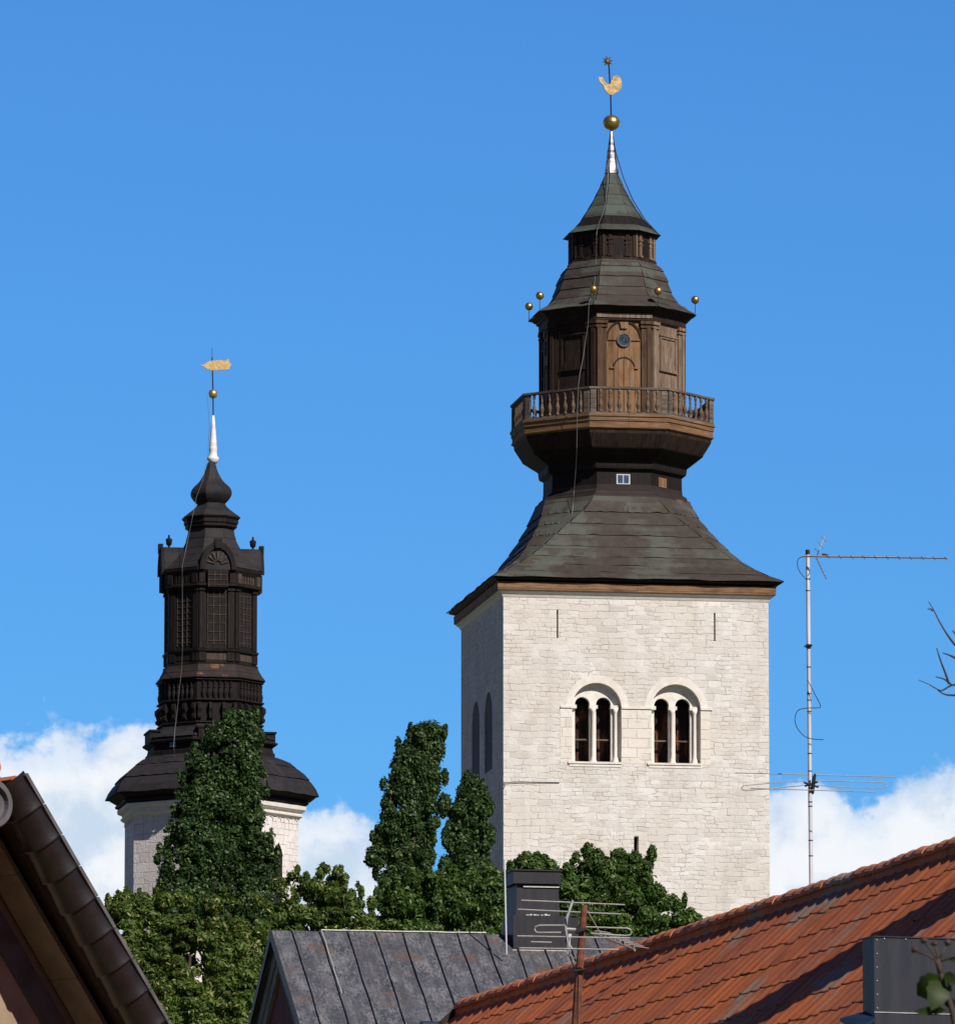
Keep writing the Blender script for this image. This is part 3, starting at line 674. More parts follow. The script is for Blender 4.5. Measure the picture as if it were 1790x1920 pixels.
    mb = MB(); mb.loft([O(a, b) for a, b in ((153, 596.4), (128, 583), (113, 567), (104, 550), (97, 529), (88, 512), (77, 498))]); mb.build('lantern_roof_core', M['tar'], root)
    # ---- upper drum
    mb = MB(); mb.loft([O(84, 499), O(84, 495), O(80.5, 494), O(80, 446)]); ud = mb.build('upper_drum', M['tarbrown'], root)
    a2 = 80 * k * .949; s2 = a2 * math.tan(R(22.5))
    for i in range(8):
        f = of(i, a2); pm = MB(); zA, zB = Z(493), Z(449)
        for s in (-1, 1):
            pm.cut()
            for (q0, q1, e) in ((s2 - .5 * k, s2 - 5 * k, 2.2 * k), (13 * k, 20 * k, 2.6 * k)):
                pm.prism(rect_loop(*sorted([s * q0, s * q1]), zA, zB), lambda x, z: f(x, z, e), lambda x, z: f(x, z, -.02))
            pm.prism(rect_loop(*sorted([s * 11 * k, s * 22 * k]), zB - 14 * k, zB - 11 * k), lambda x, z: f(x, z, 4 * k), lambda x, z: f(x, z, -.02))
            pm.prism(rect_loop(*sorted([s * 11 * k, s * 22 * k]), zB - 22 * k, zB - 20.5 * k), lambda x, z: f(x, z, 3.6 * k), lambda x, z: f(x, z, -.02))
            pm.prism(rect_loop(*sorted([s * 11 * k, s * 22 * k]), zA, zA + 4 * k), lambda x, z: f(x, z, 4 * k), lambda x, z: f(x, z, -.02))
        pm.build('pilaster', M['oakgrey'] if i == 1 else M['tarbrown'], ud)  # sunward pilasters paler than the rest, light painted through the wood tone
        ni = MB(); ni.prism(arch_loop(0, 22 * k, zA + 2 * k, zA + 26 * k, 10), lambda x, z: f(x, z, .012), lambda x, z: f(x, z, -.02)); ni.build('niche', M['tar'], ud)
    # ---- spire
    mb = MB(); mb.loft([O(80.4, 449), O(85, 447), O(85, 445.6), O(91, 444.9), O(88, 443)]); mb.build('spire_eaves', M['tar'], root)
    mb = MB(); shell_rows(mb, [O(a, b) for a, b in ((11.5, 325), (19, 343), (27, 360), (38.5, 381), (52, 402), (67, 423), (91.5, 444.5))], 6, 3, .03, .008)
    mb.build('spire_roof', M['copper_g'], root)
    mb = MB(); mb.loft([O(a, b) for a, b in ((88, 443.5), (49, 402), (35, 381), (17, 343), (10, 325))]); mb.build('spire_core', M['tar'], root)
    mb = MB(); mb.loft([O(a, b) for a, b in ((13.5, 326), (13, 322), (10.5, 302), (9.5, 299), (8.5, 283), (7.5, 281), (5, 262), (2.8, 246), (2.5, 243))]); mb.build('spire_tip', M['lead'], root)
    zz = Z(230); bm = MB(); bm.ball((0, 0, zz), 16 * k, 24, .92); bm.lathe([(16.3 * k, zz - .02), (16.6 * k, zz), (16.3 * k, zz + .02)], (0, 0, 0), 24); bm.build('gilded_ball', M['gold'], root, True)
    rd = MB(); rd.tube([(0, 0, Z(246)), (-1.5 * k, 0, Z(180)), (-5 * k, 0, Z(118))], 1.5 * k, 6); ro = rd.build('vane_rod', M['darkiron'], root)
    # weathercock, beak to the left
    z1 = [(808, 352), (822, 360), (838, 352), (852, 372), (866, 398), (884, 410), (902, 410), (912, 385), (926, 352), (950, 338), (976, 345), (992, 372), (996, 415), (990, 440), (972, 462), (940, 478), (918, 492), (898, 490), (872, 470), (856, 438), (842, 412), (822, 396), (812, 376)]
    cl2 = [((930 + a / 4.163 - X0) * k, Z(60 + b / 4.163)) for a, b in z1]
    wc = MB(); wc.prism(cl2, lambda x, z: Vector((x, -.05, z)), lambda x, z: Vector((x, .05, z))); 
    wc.build('weathercock', M['gold3'], root)
    st = MB(); sc0 = Vector((-7.5 * k, 0, Z(115)))
    for q in range(8):
        an = math.pi * q / 4 + .2
        d = Vector((math.cos(an), 0, math.sin(an))); e = Vector((-math.sin(an), 0, math.cos(an)))
        st.add([sc0 + d * 11.5 * k, sc0 + d * 3.5 * k + e * 2.3 * k, sc0 + d * 3.5 * k - e * 2.3 * k, sc0 + d * 3 * k + Vector((0, -.07, 0)), sc0 + d * 3 * k + Vector((0, .07, 0))], [(0, 1, 3), (0, 3, 2), (0, 2, 4), (0, 4, 1)])
    st.ball(sc0, 4.3 * k, 10); st.build('star', M['gold'], root)
    # ---- gilded balls on the lantern eaves
    for i, v in enumerate(O(156, 594)):
        mbx = MB(); rdz = .02 * 1
        mbx.tube([v * 1.0, v + Vector((0, 0, 19 * k))], .7 * k, 5); st_ = mbx.build('finial_rod', M['darkiron'], root)
        g = MB(); g.ball(v + Vector((0, 0, 26 * k)), 7.8 * k, 16); g.build('finial_ball', M['gold'], st_, True)
    # ---- lightning conductor: px points, depth offsets from the axis
    pts = [(1141, 300, -18), (1139, 345, -30), (1135, 380, -42), (1128, 405, -58), (1120, 424, -88), (1118, 440, -90), (1117, 490, -84), (1115, 520, -98), (1112, 545, -120), (1107, 560, -148), (1104, 566, -152),
           (1102, 610, -148), (1097, 640, -150), (1093, 670, -160), (1087, 700, -178), (1084, 722, -186), (1082, 775, -188), (1081, 840, -180), (1079, 880, -150), (1076, 920, -130), (1074, 950, -145), (1069, 990, -165), (1010, 1055, -235), (972, 1083, -280), (970, 1110, -272), (962, 1130, -262), (961, 1300, -262), (963, 1640, -262)]
    cw = MB(); cw.tube([world_to(root, P(a, b, Yc + c * k * 1.02)) for a, b, c in pts], 0.55 * k, 5); cw.build('lightning_conductor', M['wire'], root)
    pts = [(1149, 258, 0), (1156, 290, -10), (1170, 335, -22), (1187, 375, -20), (1210, 412, -25), (1236, 440, -28)]
    cw = MB(); cw.tube([world_to(root, P(a - 1, b, Yc + c * k)) for a, b, c in pts], 1.0 * k, 5); cw.build('stay_wire', M['darkiron'], root)
    return root
bell_tower()

# ================================================================== OCTAGONAL TOWER
def octagonal_tower():
    Yc = 392.0; X0 = 397.0; rz = R(10.0)
    zg = terrain(Yc); base = P(X0, 1500, Yc)
    root = thing('octagonal_tower', 'slender octagonal church tower, white below and black wooden openwork stages with gilded vane above', 'church tower', (base.x, Yc, zg), rz)
    k = (P(X0 + 1, 1200, Yc) - P(X0, 1200, Yc)).length
    dx0 = (393.5 - X0) * k      # the wooden spire stands a little off the axis of the stone part
    sh = Vector((dx0 * math.cos(rz), -dx0 * math.sin(rz), 0))
    def Z(py, yo=0.0): return P(X0, py, Yc + yo).z - zg
    def O(hw, py): return [v + sh for v in oct_ring(hw * k, Z(py))]
    def OB(hw, py): return oct_ring(hw * k, Z(py))
    def of(i, a, s_=sh):
        Rm = Matrix.Rotation(R(45 * i), 3, 'Z')
        return lambda x, z, out=0.0: Rm @ Vector((x, -(a + out), z)) + s_
    # stone part
    mb = MB(); mb.loft([oct_ring(164 * k, -1), OB(163, 1540)]); wl = mb.build('stone_wall', M['white2'], root)
    a0 = 163 * k * .949; s0 = a0 * math.tan(R(22.5))
    for i in range(8):
        f = of(i, a0, Vector())
        ar = MB(); n = 5; wd = 2 * s0 / n
        for j in range(n):
            ar.cut(); c = -s0 + wd * (j + .5); zs = Z(1549)
            lp = arch_loop(c, wd * .62, zs - 12 * k, zs, 8); li_ = lp[2:]
            for q in range(len(li_) - 1):
                ex = lambda p: (c + (p[0] - c) * 1.22, zs + (p[1] - zs) * 1.22)
                ar.prism([li_[q], ex(li_[q]), ex(li_[q + 1]), li_[q + 1]], lambda x, z: f(x, z, 1.6 * k), lambda x, z: f(x, z, -.02))
        ar.build('blind_arcade', M['white2'], wl)
        if i == 1:
            zc = Z(1612); hw = 13 * k
            lp = [(-hw, Z(1720)), (hw, Z(1720)), (hw, zc), (hw * .75, zc + 10 * k), (0, zc + 24 * k), (-hw * .75, zc + 10 * k), (-hw, zc)]
            wn = MB(); wn.prism(lp, lambda x, z: f(x, z, .012), lambda x, z: f(x, z, -.1)); wo_ = wn.build('pointed_window', M['hole'], wl)
            fr = MB()
            for q in range(2, 6):
                ex = lambda p: (p[0] * 1.3, zc + (p[1] - zc) * 1.2)
                fr.prism([lp[q], ex(lp[q]), ex(lp[q + 1]), lp[q + 1]], lambda x, z: f(x, z, 1.5 * k), lambda x, z: f(x, z, -.02))
            fr.build('hood_mould', M['lime'], wo_)
    mb = MB(); mb.loft([OB(163, 1541), OB(171, 1536), OB(171.5, 1533), OB(168, 1532), OB(169, 1527), OB(177, 1524), OB(178, 1517), OB(176, 1516)]); mb.build('stone_cornice', M['lime'], root)
    mb = MB(); mb.loft([OB(174, 1515.9), OB(181.5, 1513), OB(182, 1509), OB(179, 1507), OB(192, 1499), OB(195, 1496)]); mb.build('eaves', M['tarbrown2'], root)
    pr = [(122, 1424), (143, 1434), (166, 1452), (186, 1474), (196, 1495)]
    mb = MB(); shell_rows(mb, [OB(a, b) for a, b in pr], 3, 10, .14, .035); mb.build('dome_roof', M['tarplate'], root)
    mb = MB(); mb.loft([OB(a - 5, b + .5) for a, b in reversed(pr)]); mb.build('dome_core', M['tar'], root)
    # attic stage
    mb = MB(); mb.loft([O(122, 1427), O(122, 1417), O(119, 1415), O(117, 1406), O(127, 1400), O(127.5, 1397), O(120, 1395), O(119, 1390), O(104, 1388)]); at = mb.build('attic', M['tarbrown2'], root)
    a = 119 * k * .949
    for i in range(0, 8, 2):
        f = of(i, a); bx = MB()
        bx.prism(rect_loop(-38 * k, 38 * k, Z(1397), Z(1376)), lambda x, z: f(x, z, 5 * k), lambda x, z: f(x, z, -20 * k))
        bx.prism(rect_loop(-41 * k, 41 * k, Z(1378), Z(1374.5)), lambda x, z: f(x, z, 7 * k), lambda x, z: f(x, z, -20 * k)); bx.build('attic_block', M['tarbrown2'], at)
    gl = MB(); f = of(7, a); gl.prism(rect_loop(-6 * k, 8 * k, Z(1411), Z(1401)), lambda x, z: f(x, z, .1), lambda x, z: f(x, z, -.2)); gl.build('attic_pane', M['glassblue'], at)
    # skirt over attic
    mb = MB(); shell_rows(mb, [O(96, 1362), O(98, 1371), O(105, 1381), O(120, 1390)], 2, 4, .05, .02); mb.build('attic_roof', M['tarplate'], root)
    # lower wooden stage with balustrade relief and scroll brackets
    mb = MB(); mb.loft([O(95, 1372), O(96, 1280)]); ls = mb.build('balustrade_stage', M['tar'], root)
    mb = MB()
    for p0, p1, hw in ((1366, 1362, 101), (1324, 1320, 101.5), (1286, 1283, 101)): mb.loft([O(hw - 3, p0), O(hw, p0 - .8), O(hw, p1 + .8), O(hw - 3, p1)])
    mb.build('moulding', M['tarbrown2'], ls)
    a = 96 * k * .949; s_ = a * math.tan(R(22.5))
    pr_ = [(.05, 0), (.05, .06), (.08, .2), (.09, .35), (.045, .6), (.07, .66), (.045, .74), (.07, 1)]
    hb = Z(1288) - Z(1320)
    for i in range(8):
        f = of(i, a); bl = MB()
        for j in range(6):
            bl.cut(); x = (j - 2.5) * 2 * (s_ - 7 * k) / 6
            bl.lathe([(r_ * 1.15, z_ * hb) for r_, z_ in pr_], f(x, Z(1320), .03), 8)
        bl.build('baluster', M['tarbrown2'], ls)
        br = MB()
        for x in (-s_ + 4 * k, -s_ * .33, s_ * .33, s_ - 4 * k):
            prof = [(0, 0), (3, 2), (7, 4), (8, 9), (5, 12), (6, 16), (9, 22), (9, 29), (4, 33), (0, 35)]
            lp = [(o_, Z(1361) + h_ * k) for o_, h_ in prof]
            br.cut(); br.prism(lp, lambda o_, z: f(x - 3.2 * k, z, o_ * k), lambda o_, z: f(x + 3.2 * k, z, o_ * k))
        br.build('scroll_bracket', M['tarbrown2'], ls)
    # copper skirt and main stage
    mb = MB(); shell_rows(mb, [O(89, 1254), O(91, 1262), O(96, 1270), O(103, 1280)], 2, 4, .03, .01); mb.build('skirt_roof', M['barecopper'], root)
    mb = MB(); mb.loft([O(96, 1284), O(103, 1281), O(103.5, 1279)]); mb.build('skirt_eaves', M['tar'], root)
    mb = MB(); mb.loft([O(89, 1256), O(90, 1253), O(86, 1251), O(86, 1234), O(90, 1231), O(91, 1227), O(84, 1225), O(84, 1112)]); ms = mb.build('main_stage', M['tar'], root)
    a = 84 * k * .949; s_ = a * math.tan(R(22.5))
    for i in range(8):
        f = of(i, a); pl = MB(); zA, zB = Z(1225), Z(1112)
        for s in (-1, 1):
            pl.cut(); pl.prism(rect_loop(*sorted([s * (s_ - .5 * k), s * (s_ - 12 * k)]), zA, zB), lambda x, z: f(x, z, 3.6 * k), lambda x, z: f(x, z, -.02))
            pl.prism(rect_loop(*sorted([s * (s_ + .6 * k), s * (s_ - 13 * k)]), zB - 6 * k, zB - 2 * k), lambda x, z: f(x, z, 6 * k), lambda x, z: f(x, z, -.02))
            pl.prism(rect_loop(*sorted([s * (s_ + .2 * k), s * (s_ - 13 * k)]), zA - 24 * k, zA - 8 * k), lambda x, z: f(x, z, 4.6 * k), lambda x, z: f(x, z, -.02))
        pl.build('pilaster', M['tarbrown2'], ms)
        pn = MB(); pn.prism(rect_loop(-s_ + 14 * k, s_ - 14 * k, zA - 22 * k, zA - 10 * k), lambda x, z: f(x, z, 2.6 * k), lambda x, z: f(x, z, -.02)); pn.build('pedestal_panel', M['paleboard'] if i in (0, 1) else M['tarbrown2'], ms)  # sunlit faces get the paler wood, light put into the colour
        # window lattice
        wn = MB(); xh = 17 * k; z0, z1 = zA + 6 * k, (Z(1073) if i % 2 == 0 else zB - 8 * k)
        wn.poly(rect_loop(-xh, xh, z0, z1), [], lambda x, z: f(x, z, .008)); wn.strip(rect_loop(-xh, xh, z0, z1), lambda x, z: f(x, z, .008), lambda x, z: f(x, z, -.01))
        wo_ = wn.build('lattice_window', M['hole'], ms)
        la = MB(); th = .55 * k
        for xx in (-xh, -xh / 3, xh / 3, xh): la.prism(rect_loop(xx - th, xx + th, z0, z1), lambda x, z: f(x, z, 1.8 * k), lambda x, z: f(x, z, 0))
        nn = 9
        for q in range(nn): 
            zz = z0 + (z1 - z0) * (q + .5) / nn
            la.prism(rect_loop(-xh, xh, zz - th, zz + th), lambda x, z: f(x, z, 1.6 * k), lambda x, z: f(x, z, 0))
        la.build('lattice_bars', M['latt'], wo_)
    # entablature
    mb = MB(); mb.loft([O(88, 1112.2), O(94.5, 1109), O(94.5, 1105), O(90, 1103), O(90, 1090), O(92, 1088), O(96.5, 1080), O(97, 1076), O(92, 1074)]); en = mb.build('entablature', M['tarbrown2'], root)
    a = 90 * k * .949; s_ = a * math.tan(R(22.5))
    for i in range(8):
        f = of(i, a); bk = MB()
        for s in (-1, 1): bk.cut(); bk.prism(rect_loop(*sorted([s * (s_ - .5 * k), s * (s_ - 12 * k)]), Z(1104), Z(1086)), lambda x, z: f(x, z, 5 * k), lambda x, z: f(x, z, -.02))
        if i % 2:
            for j in range(5):
                bk.cut(); x = (j - 2) * 8 * k; bk.prism(rect_loop(x - 2.4 * k, x + 2.4 * k, Z(1103), Z(1089)), lambda x, z: f(x, z, 2.5 * k), lambda x, z: f(x, z, -.02))
        bk.build('entablature_block', M['paleboard'] if i == 1 else M['tarbrown2'], en)  # right-front blocks coloured paler, as if the sun falls on them
    # round gables on the four cardinal faces
    ag = 88.5 * k
    for i in range(0, 8, 2):
        f = of(i, ag); r1 = 34 * k; zc = Z(1080)
        th = [(math.pi * q / 14) for q in range(15)]
        gb = MB(); lp = [(r1 * math.cos(t), zc + r1 * 1.55 * math.sin(t)) for t in th]
        gb.prism(lp, lambda x, z: f(x, z, 4 * k), lambda x, z: f(x, z, -60 * k)); go = gb.build('round_gable', M['tarplate'], root)
        lw_ = MB(); fe = of(i, 90 * k * .949); xh = 17 * k
        lw_.prism(rect_loop(-xh - 2 * k, xh + 2 * k, Z(1112), zc - .01), lambda x, z: fe(x, z, 8.2 * k), lambda x, z: fe(x, z, -.02)); lwo = lw_.build('upper_lattice', M['hole'], go)
        lb = MB()
        for xx in (-xh, -xh / 3, xh / 3, xh): lb.prism(rect_loop(xx - .55 * k, xx + .55 * k, Z(1112), zc - .01), lambda x, z: fe(x, z, 9.8 * k), lambda x, z: fe(x, z, 8 * k))
        for zz in (Z(1108), Z(1099), Z(1090)): lb.prism(rect_loop(-xh, xh, zz - .55 * k, zz + .55 * k), lambda x, z: fe(x, z, 9.6 * k), lambda x, z: fe(x, z, 8 * k))
        lb.build('upper_lattice_bars', M['latt'], go)
        rg = MB()
        for q in range(14):
            ex = lambda p: (p[0] * .76, zc + (p[1] - zc) * .76)
            rg.prism([lp[q], ex(lp[q]), ex(lp[q + 1]), lp[q + 1]], lambda x, z: f(x, z, 8 * k), lambda x, z: f(x, z, 3 * k))
        rg.build('gable_arch', M['tar'], go)
        ray_ = MB(); zf = Z(1070)
        for q in range(7):
            an = math.pi * (q + .5) / 7; d = (math.cos(an), math.sin(an)); th_ = 1.3 * k
            ray_.cut(); ray_.prism([(d[0] * 6 * k - d[1] * th_, zf + d[1] * 6 * k + d[0] * th_), (d[0] * 21 * k - d[1] * th_ * 1.7, zf + d[1] * 24 * k + d[0] * th_), (d[0] * 21 * k + d[1] * th_ * 1.7, zf + d[1] * 24 * k - d[0] * th_), (d[0] * 6 * k + d[1] * th_, zf + d[1] * 6 * k - d[0] * th_)], lambda x, z: f(x, z, 6.5 * k), lambda x, z: f(x, z, 3.5 * k))
        ray_.build('fan_ray', M['latt'], go)
        ky = MB(); ky.prism([(-6 * k, zc + 40 * k), (6 * k, zc + 40 * k), (8 * k, zc + 58 * k), (-8 * k, zc + 58 * k)], lambda x, z: f(x, z, 11 * k), lambda x, z: f(x, z, 3 * k)); ky.build('keystone', M['tarbrown2'], go)
        if i in (2, 6):
            un_ = MB(); p = f(0, 0, -9 * k); zt = zc + 51 * k
            un_.lathe([(4.5 * k, zt), (2 * k, zt + 2 * k), (2 * k, zt + 4 * k), (5 * k, zt + 6 * k), (6.3 * k, zt + 15 * k), (6.3 * k, zt + 17 * k), (3 * k, zt + 18.5 * k), (1.6 * k, zt + 21 * k), (2.2 * k, zt + 23 * k), (.6 * k, zt + 25.5 * k)], (p.x, p.y, 0), 10)
            un_.build('urn', M['tar'], go, True)
    mb = MB(); shell_rows(mb, [O(42.5, 993), O(45, 1008), O(50, 1022), O(58, 1036), O(72, 1052), O(96, 1074)], 5, 3, .03, .01); mb.build('bell_roof', M['tarplate'], root)
    mb = MB(); mb.loft([O(a, b) for a, b in ((93, 1074.5), (69, 1053), (55, 1036), (47, 1022), (41, 994))]); mb.build('bell_roof_core', M['tar'], root)
    mb = MB(); mb.loft([O(43, 995), O(49, 991), O(49, 986), O(51.5, 984), O(51.5, 977), O(54, 975), O(55.5, 972), O(50, 970.5)]); mb.build('upper_cornice', M['tar'], root)
    def spire_rows(pr, name, rows, mt, cols=3): 
        m = MB(); shell_rows(m, [O(a, b) for a, b in pr], rows, cols, .012, .004); m.build(name, mt, root)
    spire_rows([(26, 945), (31, 953), (41, 961), (55.5, 972)], 'skirt', 2, M['tarplate'])
    mb = MB(); mb.loft([O(a, b) for a, b in ((51, 971.6), (28, 955), (24, 944))]); mb.build('skirt_core', M['tar'], root)
    ons = catmull([O(a, b) for a, b in ((25, 948), (27, 945), (34.5, 937), (39, 927), (35.5, 915.5), (22, 902), (12.5, 885), (8.5, 872), (7, 868))], 5)
    mb = MB(); mb.loft(ons); mb.build('onion_dome', M['tarplate'], root)
    mb = MB(); zt = lambda p: Z(p)
    mb.lathe([(7.5 * k, zt(868.5)), (9 * k, zt(865)), (11.5 * k, zt(861)), (11 * k, zt(858)), (8 * k, zt(855.5)), (7.2 * k, zt(846)), (8 * k, zt(844)), (7.4 * k, zt(841)), (6 * k, zt(820)), (4.4 * k, zt(800)), (2.2 * k, zt(779))], (sh.x + 3.2 * k, sh.y, 0), 12); mb.build('white_spike', M['whitespike'], root, True)
    mb = MB(); mb.tube([sh + Vector((3.2 * k, 0, zt(782))), sh + Vector((2.5 * k, 0, zt(735))), sh + Vector((0.5 * k, 0, zt(670)))], 1.3 * k, 6); mb.tube([sh + Vector((.5 * k, 0, zt(672))), sh + Vector((.4 * k, 0, zt(652)))], .5 * k, 5); mb.build('vane_rod', M['darkiron'], root)
    mb = MB(); mb.ball(sh + Vector((2.6 * k, 0, zt(738.5))), 8.8 * k, 20); mb.build('gilded_ball', M['gold2'], root, True)
    vn_ = [(460, 205), (485, 207), (515, 185), (545, 172), (580, 165), (640, 160), (690, 163), (705, 150), (720, 158), (716, 175), (735, 195), (722, 210), (712, 240), (660, 243), (600, 248), (560, 250), (520, 238), (495, 218), (468, 212)]
    lp = [((270 + a_ / 4.572 - X0) * k, Z(640 + b_ / 4.572)) for a_, b_ in vn_]
    mb = MB(); mb.prism(lp, lambda x, z: Vector((x, sh.y - .05, z)), lambda x, z: Vector((x, sh.y + .05, z))); mb.build('weather_vane', M['gold2'], root)
    pts = [(389, 742, 0), (391, 770, -5), (393, 800, -6), (390, 850, -8), (383, 890, -18), (376, 912, -33), (369, 930, -40), (365, 950, -45), (361, 970, -58), (355, 1000, -52), (348, 1035, -66), (342, 1062, -96), (342, 1090, -98), (343, 1200, -98), (341, 1255, -100), (337, 1290, -108), (333, 1330, -108), (328, 1372, -118), (326, 1400, -130), (329, 1425, -128)]
    mb = MB(); mb.tube([world_to(root, P(a_, b_, Yc + c_ * k)) for a_, b_, c_ in pts], .42 * k, 5); mb.build('lightning_conductor', M['wire'], root)
octagonal_tower()

# ================================================================== GREY HOUSE
def grey_house():
    A = P(515, 1745, 150.0); B = P(1320, 1760, 151.6)
    d = (B - A); d.z = 0; Lr = d.length; d.normalize(); rz = math.atan2(d.y, d.x)
    zg = terrain(150); root = thing('grey_house', 'house with weathered grey standing seam metal roof and red gable', 'house', (A.x, A.y, zg), rz)
    zr = A.z - zg; k = 150 / FPX; p = R(32.5); ov = 0.12
    # local: x along ridge, -y to the front
    sl = 5.2; yb, zb = sl * math.cos(p), sl * math.sin(p)
    th = .10
    mb = MB()
    lp = [(0, zr), (-yb, zr - zb), (-yb, zr - zb - th), (0, zr - th), (yb, zr - zb - th), (yb, zr - zb)]
    mb.prism(lp, lambda y, z: Vector((-.06, y, z)), lambda y, z: Vector((Lr, y, z)))
    n = int(Lr / .527)
    nrm = Vector((0, -math.sin(p), math.cos(p))); dn = Vector((0, -math.cos(p), -math.sin(p)))
    rnd = random.Random(3)
    for i in range(n):
        x = .34 + i * .527
        a0 = Vector((x, 0, zr)); 
        pts = [a0 + dn * q + nrm * .012 + Vector((rnd.uniform(-.012, .012), 0, 0)) for q in np.linspace(0.02, sl, 9)]
        for q in range(8):
            u, v = pts[q], pts[q + 1]; ex = Vector((.013, 0, 0)); hN = nrm * .035
            mb.add([u - ex, u + ex, u + ex * .8 + hN, u - ex * .8 + hN, v - ex, v + ex, v + ex * .8 + hN, v - ex * .8 + hN], [(0, 4, 7, 3), (1, 2, 6, 5), (3, 7, 6, 2)])
    roof = mb.build('roof', M['seam'], root)
    vb = MB()
    for s in (1, -1):
        lp = [(0, zr + .015), (-s * yb, zr - zb + .015), (-s * yb, zr - zb - .16), (0, zr - .18)]
        vb.prism(lp, lambda y, z: Vector((-.085, y, z)), lambda y, z: Vector((-.0602, y, z)))
    vb.build('verge_trim', M['sheet'], roof)
    wl = MB(); gw = .14; yw = yb - .35
    lpw = [(0, zr - .16), (-yw, zr - .16 - yw * math.tan(p)), (-yw, 0), (yw, 0), (yw, zr - .16 - yw * math.tan(p))]
    wl.prism(lpw, lambda y, z: Vector((gw, y, z)), lambda y, z: Vector((Lr - gw, y, z))); wall = wl.build('wall', M['redwall'], root)
    gb = MB()
    for (o0, o1, e) in ((.17, .46, .06), (.49, .74, .09)):
        for s in (1, -1):
            lp = [(0, zr - o0), (-s * yw, zr - o0 - yw * math.tan(p)), (-s * yw, zr - o1 - yw * math.tan(p)), (0, zr - o1)]
            gb.cut(); gb.prism(lp, lambda y, z: Vector((e - .02, y, z)), lambda y, z: Vector((e + .05, y, z)))
    gb.build('bargeboard', M['board'], wall)
    # bright wire along ridge and down one seam
    wi = MB(); xs = .34 + .527 * 1 + .02
    wi.tube([Vector((xs, 0, zr + .03))] + [Vector((x, -.0, zr + .03 + rnd.uniform(-.006, .006))) for x in np.linspace(xs + .3, 4.05, 9)], .013, 6)
    wi.tube([Vector((xs, 0, zr + .03))] + [Vector((xs + rnd.uniform(-.01, .01), 0, zr)) + dn * q + nrm * .055 for q in np.linspace(.05, 2.6, 12)], .009, 6)
    wi.build('lightning_wire', M['flash'], roof)
    # chimney (metal clad) straddling the ridge
    def lx(px): return (px - 515) * k / math.cos(rz) * 1.0
    ch = MB(); yF = -.50; x0, x1 = lx(954), lx(1062)
    zt = zr + (1757 - 1724) * k
    ch.box(x0, x1, yF, .55, zr - .55, zt)
    co = ch.build('chimney', M['sheet'], root)
    nk = MB(); nk.loft([[Vector(v) for v in ((x0 + .06, yF + .05, zt), (x1 - .20, yF + .05, zt), (x1 - .20, .45, zt), (x0 + .06, .45, zt))],
                        [Vector(v) for v in ((x0 + .08, yF + .07, zt + .59), (x1 - .22, yF + .07, zt + .59), (x1 - .22, .43, zt + .59), (x0 + .08, .43, zt + .59))]]); nk.build('chimney_neck', M['sheet'], co)
    cp = MB(); cp.box(x0 + .0, x1 - .19, yF - .02, .5, zt + .60, zt + .84); cp.box(x0 - .03, x1 - .165, yF - .05, .53, zt + .84, zt + .862); cp.build('chimney_cap', M['sheet'], co)
    fl = MB(); fl.box(x0 + .2, x1 - .21, yF + .035, yF + .066, zt + .535, zt + .565); fl.cut(); fl.box(x0 - .02, x1 + .02, yF - .03, yF - .002, zr - .345, zr - .325)
    for q in range(7): fl.cut(); fl.box(x0 + .25 + q * .07, x0 + .25 + q * .07 + rnd.uniform(.03, .065), yF + .02, yF + .045, zt + .002, zt + rnd.uniform(.012, .035))
    fl.cut(); fl.tube([Vector((x1 - .02, yF - .02, zt - .41)), Vector((x1 - .02, yF - .03, zt - .56)), Vector((x1 + .03, yF - .03, zt - .63))], .010, 6)
    fl.build('flashing', M['flash'], co)
    sb = MB(); sb.box(x1 + .002, x1 + .17, yF + .10, .4, zr - .62, zt - .02); sb.build('side_flue', M['sheet'], co)
    jb = MB(); jb.box(x1 - .05, x1 + .01, yF - .04, yF - .002, zt - .42, zt - .34); jb.build('junction_box', M['paintedwhite'], co)
    # skylight near the lower edge
    q = hit(808, 1921, A, Matrix.Rotation(rz, 3, 'Z') @ nrm); ql = world_to(root, q)
    sk = MB(); ax = Vector((1, 0, 0))
    def skf(x, s, o): return ql + ax * x + dn * s + nrm * o
    vs = [skf(x, s, o) for o in (0.0, .07) for s in (0, .7) for x in (-.21, .21)]
    sk.add(vs, [(4, 5, 7, 6), (0, 1, 5, 4), (2, 6, 7, 3), (1, 3, 7, 5), (0, 4, 6, 2)]); so = sk.build('skylight', M['sheet'], roof)
    gp = MB(); gp.add([skf(x, s, .074) for s in (.06, .66) for x in (-.17, .17)], [(0, 1, 3, 2)]); gp.build('pane', M['glassblue'], so)
    # pale mast beside the chimney: a thing of its own
    b0 = P(949.5, 1790, 149.8); t0 = P(945.5, 1612, 149.8)
    mp = MB(); mp.tube([b0, b0.lerp(t0, .5), t0], .016, 8); tag(mp.build('thin_mast', M['galv']), 'thin pale mast standing at the left side of the dark sheet metal chimney', 'mast')
grey_house()

